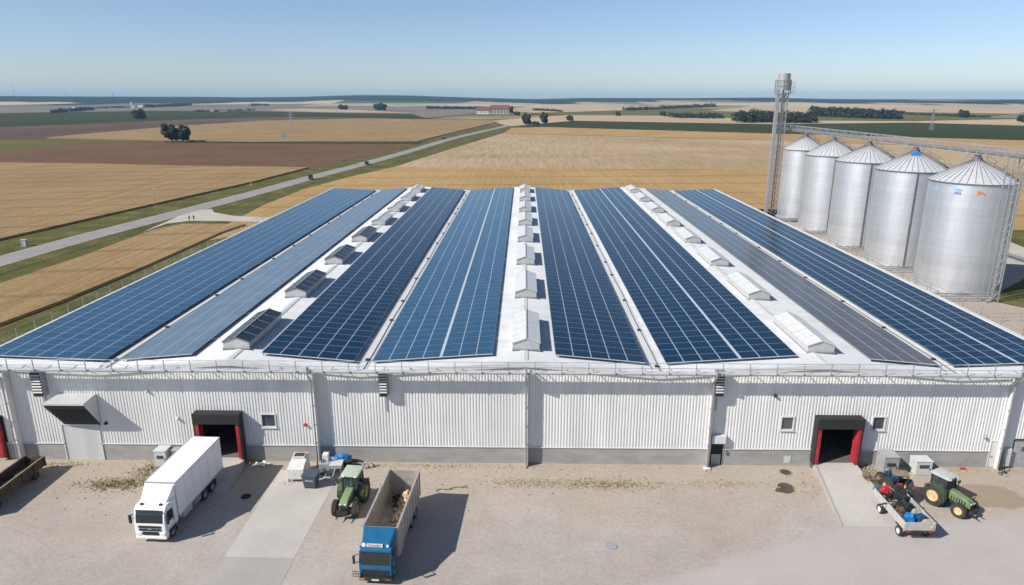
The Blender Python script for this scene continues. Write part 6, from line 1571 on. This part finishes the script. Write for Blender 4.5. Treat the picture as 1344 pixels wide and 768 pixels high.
# ------------------------------------------------------------------ people walking on the track
def person(px, py, rz, h, label, top, legs, seed=0):
    p_ = G(px, py); T = bpy.data.objects.new('tmpskel', None)
    s = h / 1.75
    J = {'pel': (0, 0, .93), 'sp': (0, .0, 1.15), 'ch': (0, .01, 1.38), 'nk': (0, 0, 1.50), 'hd': (0, -.02, 1.60), 'ht': (0, -.01, 1.71),
         'hl': (-.1, 0, .88), 'kl': (-.11, -.10, .50), 'al': (-.11, .05, .10), 'tl': (-.12, -.12, .04), 'hr': (.1, 0, .88), 'kr': (.11, .02, .49), 'ar': (.11, .22, .13), 'tr': (.12, .1, .04),
         'sl': (-.19, 0, 1.40), 'el': (-.25, .08, 1.14), 'wl': (-.26, .02, .90), 'fl': (-.26, -.01, .80), 'sr': (.19, 0, 1.40), 'er': (.25, -.04, 1.14), 'wr': (.26, -.16, .94), 'fr': (.26, -.2, .85)}
    Rr = {'pel': .13, 'sp': .125, 'ch': .145, 'nk': .055, 'hd': .095, 'ht': .07, 'hl': .09, 'kl': .06, 'al': .042, 'tl': .035, 'hr': .09, 'kr': .06, 'ar': .042, 'tr': .035, 'sl': .06, 'el': .043, 'wl': .032, 'fl': .03, 'sr': .06, 'er': .043, 'wr': .032, 'fr': .03}
    E_ = [('pel', 'sp'), ('sp', 'ch'), ('ch', 'nk'), ('nk', 'hd'), ('hd', 'ht'), ('pel', 'hl'), ('hl', 'kl'), ('kl', 'al'), ('al', 'tl'), ('pel', 'hr'), ('hr', 'kr'), ('kr', 'ar'), ('ar', 'tr'), ('ch', 'sl'), ('sl', 'el'), ('el', 'wl'), ('wl', 'fl'), ('ch', 'sr'), ('sr', 'er'), ('er', 'wr'), ('wr', 'fr')]
    K = list(J); me = bpy.data.meshes.new('person'); me.from_pydata([tuple(c * s for c in J[k]) for k in K], [(K.index(a), K.index(b_)) for a, b_ in E_], [])
    o = bpy.data.objects.new('tmp', me); COL.objects.link(o); m_ = o.modifiers.new('s', 'SKIN'); m_.use_smooth_shade = True
    for i, k in enumerate(K): me.skin_vertices[0].data[i].radius = (Rr[k] * s, Rr[k] * s); me.skin_vertices[0].data[i].use_root = (k == 'pel')
    o.modifiers.new('d', 'SUBSURF').levels = 2
    bpy.context.view_layer.update(); m2 = bpy.data.meshes.new_from_object(o.evaluated_get(bpy.context.evaluated_depsgraph_get())); bpy.data.objects.remove(o)
    m2.materials.clear()
    for q in ('skin', top, legs, 'black'): m2.materials.append(M[q])
    for f in m2.polygons:
        z_ = f.center.z / s; ax = abs(f.center.x) / s
        f.material_index = 3 if z_ < .09 else 2 if z_ < .93 and ax < .22 else 0 if (z_ > 1.5 or (ax > .22 and z_ < .97)) else 1
    P_ = bpy.data.objects.new('person', m2); COL.objects.link(P_); P_.location = (p_.x, p_.y, .058); P_.rotation_euler = (0, 0, rz); tag(P_, label, 'person')
    b = MB(); b.blob((0, .012 * s, 1.665 * s), .112 * s, 2, seed, .1, (.95, 1.05, .95)); b.build('hair', M['hair'], P_, True)
    # small face details
    b = MB(); b.blob((0, -.125 * s, 1.6 * s), .016 * s, 1); b.build('nose', M['skin'], P_)
person(248.8, 290.6, R(70), 1.62, 'person in dark clothes walking on the access track, left of the pair', 'cloth_dark', 'cloth_dark')
person(254.8, 290.4, R(75), 1.68, 'person in grey top walking on the access track, right of the pair', 'cloth_grey', 'cloth_dark', 2)

# ------------------------------------------------------------------ air
HAZE_D = 7.5e-5
b = MB(); b.box(-13200, 13200, -320, 13000, -1.7, 112)
hz = b.build('haze', bpy.data.materials.new('haze_air')); tag(hz, 'thin pale blue summer haze over the farmland', 'haze', None, 'stuff')
hm = hz.data.materials[0]; hm.use_nodes = True; n_ = hm.node_tree; n_.nodes.remove(n_.nodes['Principled BSDF'])
pvn = n_.nodes.new('ShaderNodeVolumePrincipled'); pvn.inputs['Density'].default_value = HAZE_D; pvn.inputs['Color'].default_value = (.42, .70, 1.0, 1); pvn.inputs['Anisotropy'].default_value = 0.0
n_.links.new(pvn.outputs[0], n_.nodes['Material Output'].inputs['Volume'])

T = thing('liquid_tank', (27.7, 61.5, .551), 0, 'pale caged tank standing in the dark behind the right dock opening', 'tank')
b = MB(); b.bbox(-.5, .5, -.5, .5, .22, 1.15, .08); b.build('tank', M['white_plastic'], T, True)
b = MB()
for s_ in (-.52, .52):
    for k in range(5): b.bar((-.52 + k * .26, s_, .1), (-.52 + k * .26, s_, 1.2), .025); b.bar((s_, -.52 + k * .26, .1), (s_, -.52 + k * .26, 1.2), .025)
for z_ in (.4, .8, 1.2):
    b.bar((-.52, -.52, z_), (.52, -.52, z_), .03); b.bar((.52, -.52, z_), (.52, .52, z_), .03); b.bar((.52, .52, z_), (-.52, .52, z_), .03); b.bar((-.52, .52, z_), (-.52, -.52, z_), .03)
b.build('cage', M['grey_metal'], T)
b = MB()
for k in range(5): b.box(-.55, .55, -.55 + k * .25, -.45 + k * .25, .1, .14)
for x_ in (-.5, 0, .4): b.box(x_, x_ + .1, -.55, .55, 0, .1)
b.build('pallet', M['wood'], T)
# more scrap on the trailer
def plates_fn(b):
    for k in range(9):
        a = Vector((rnd.uniform(-.4, .4), rnd.uniform(-.8, .8), .1 + k * .09)); b.hexa([a + Vector(q) for q in ((-.4, -.3, 0), (.4, -.25, .05), (.35, .3, .12), (-.42, .28, .02), (-.4, -.3, .04), (.4, -.25, .09), (.35, .3, .16), (-.42, .28, .06))])
scrap('scrap_plates', 30.1, 48.3, 1.0, 'stack of bent dark plates on the right side of the silver trailer', plates_fn, 'dark_metal')
scrap('rusty_scrap', 29.1, 46.6, 1.0, 'rusty brown scrap heap against the left trailer board', lambda b: [b.blob((rnd.uniform(-.3, .3), rnd.uniform(-.5, .5), rnd.uniform(.1, .5)), rnd.uniform(.12, .26), 1, k, .8) for k in range(16)], 'rust')
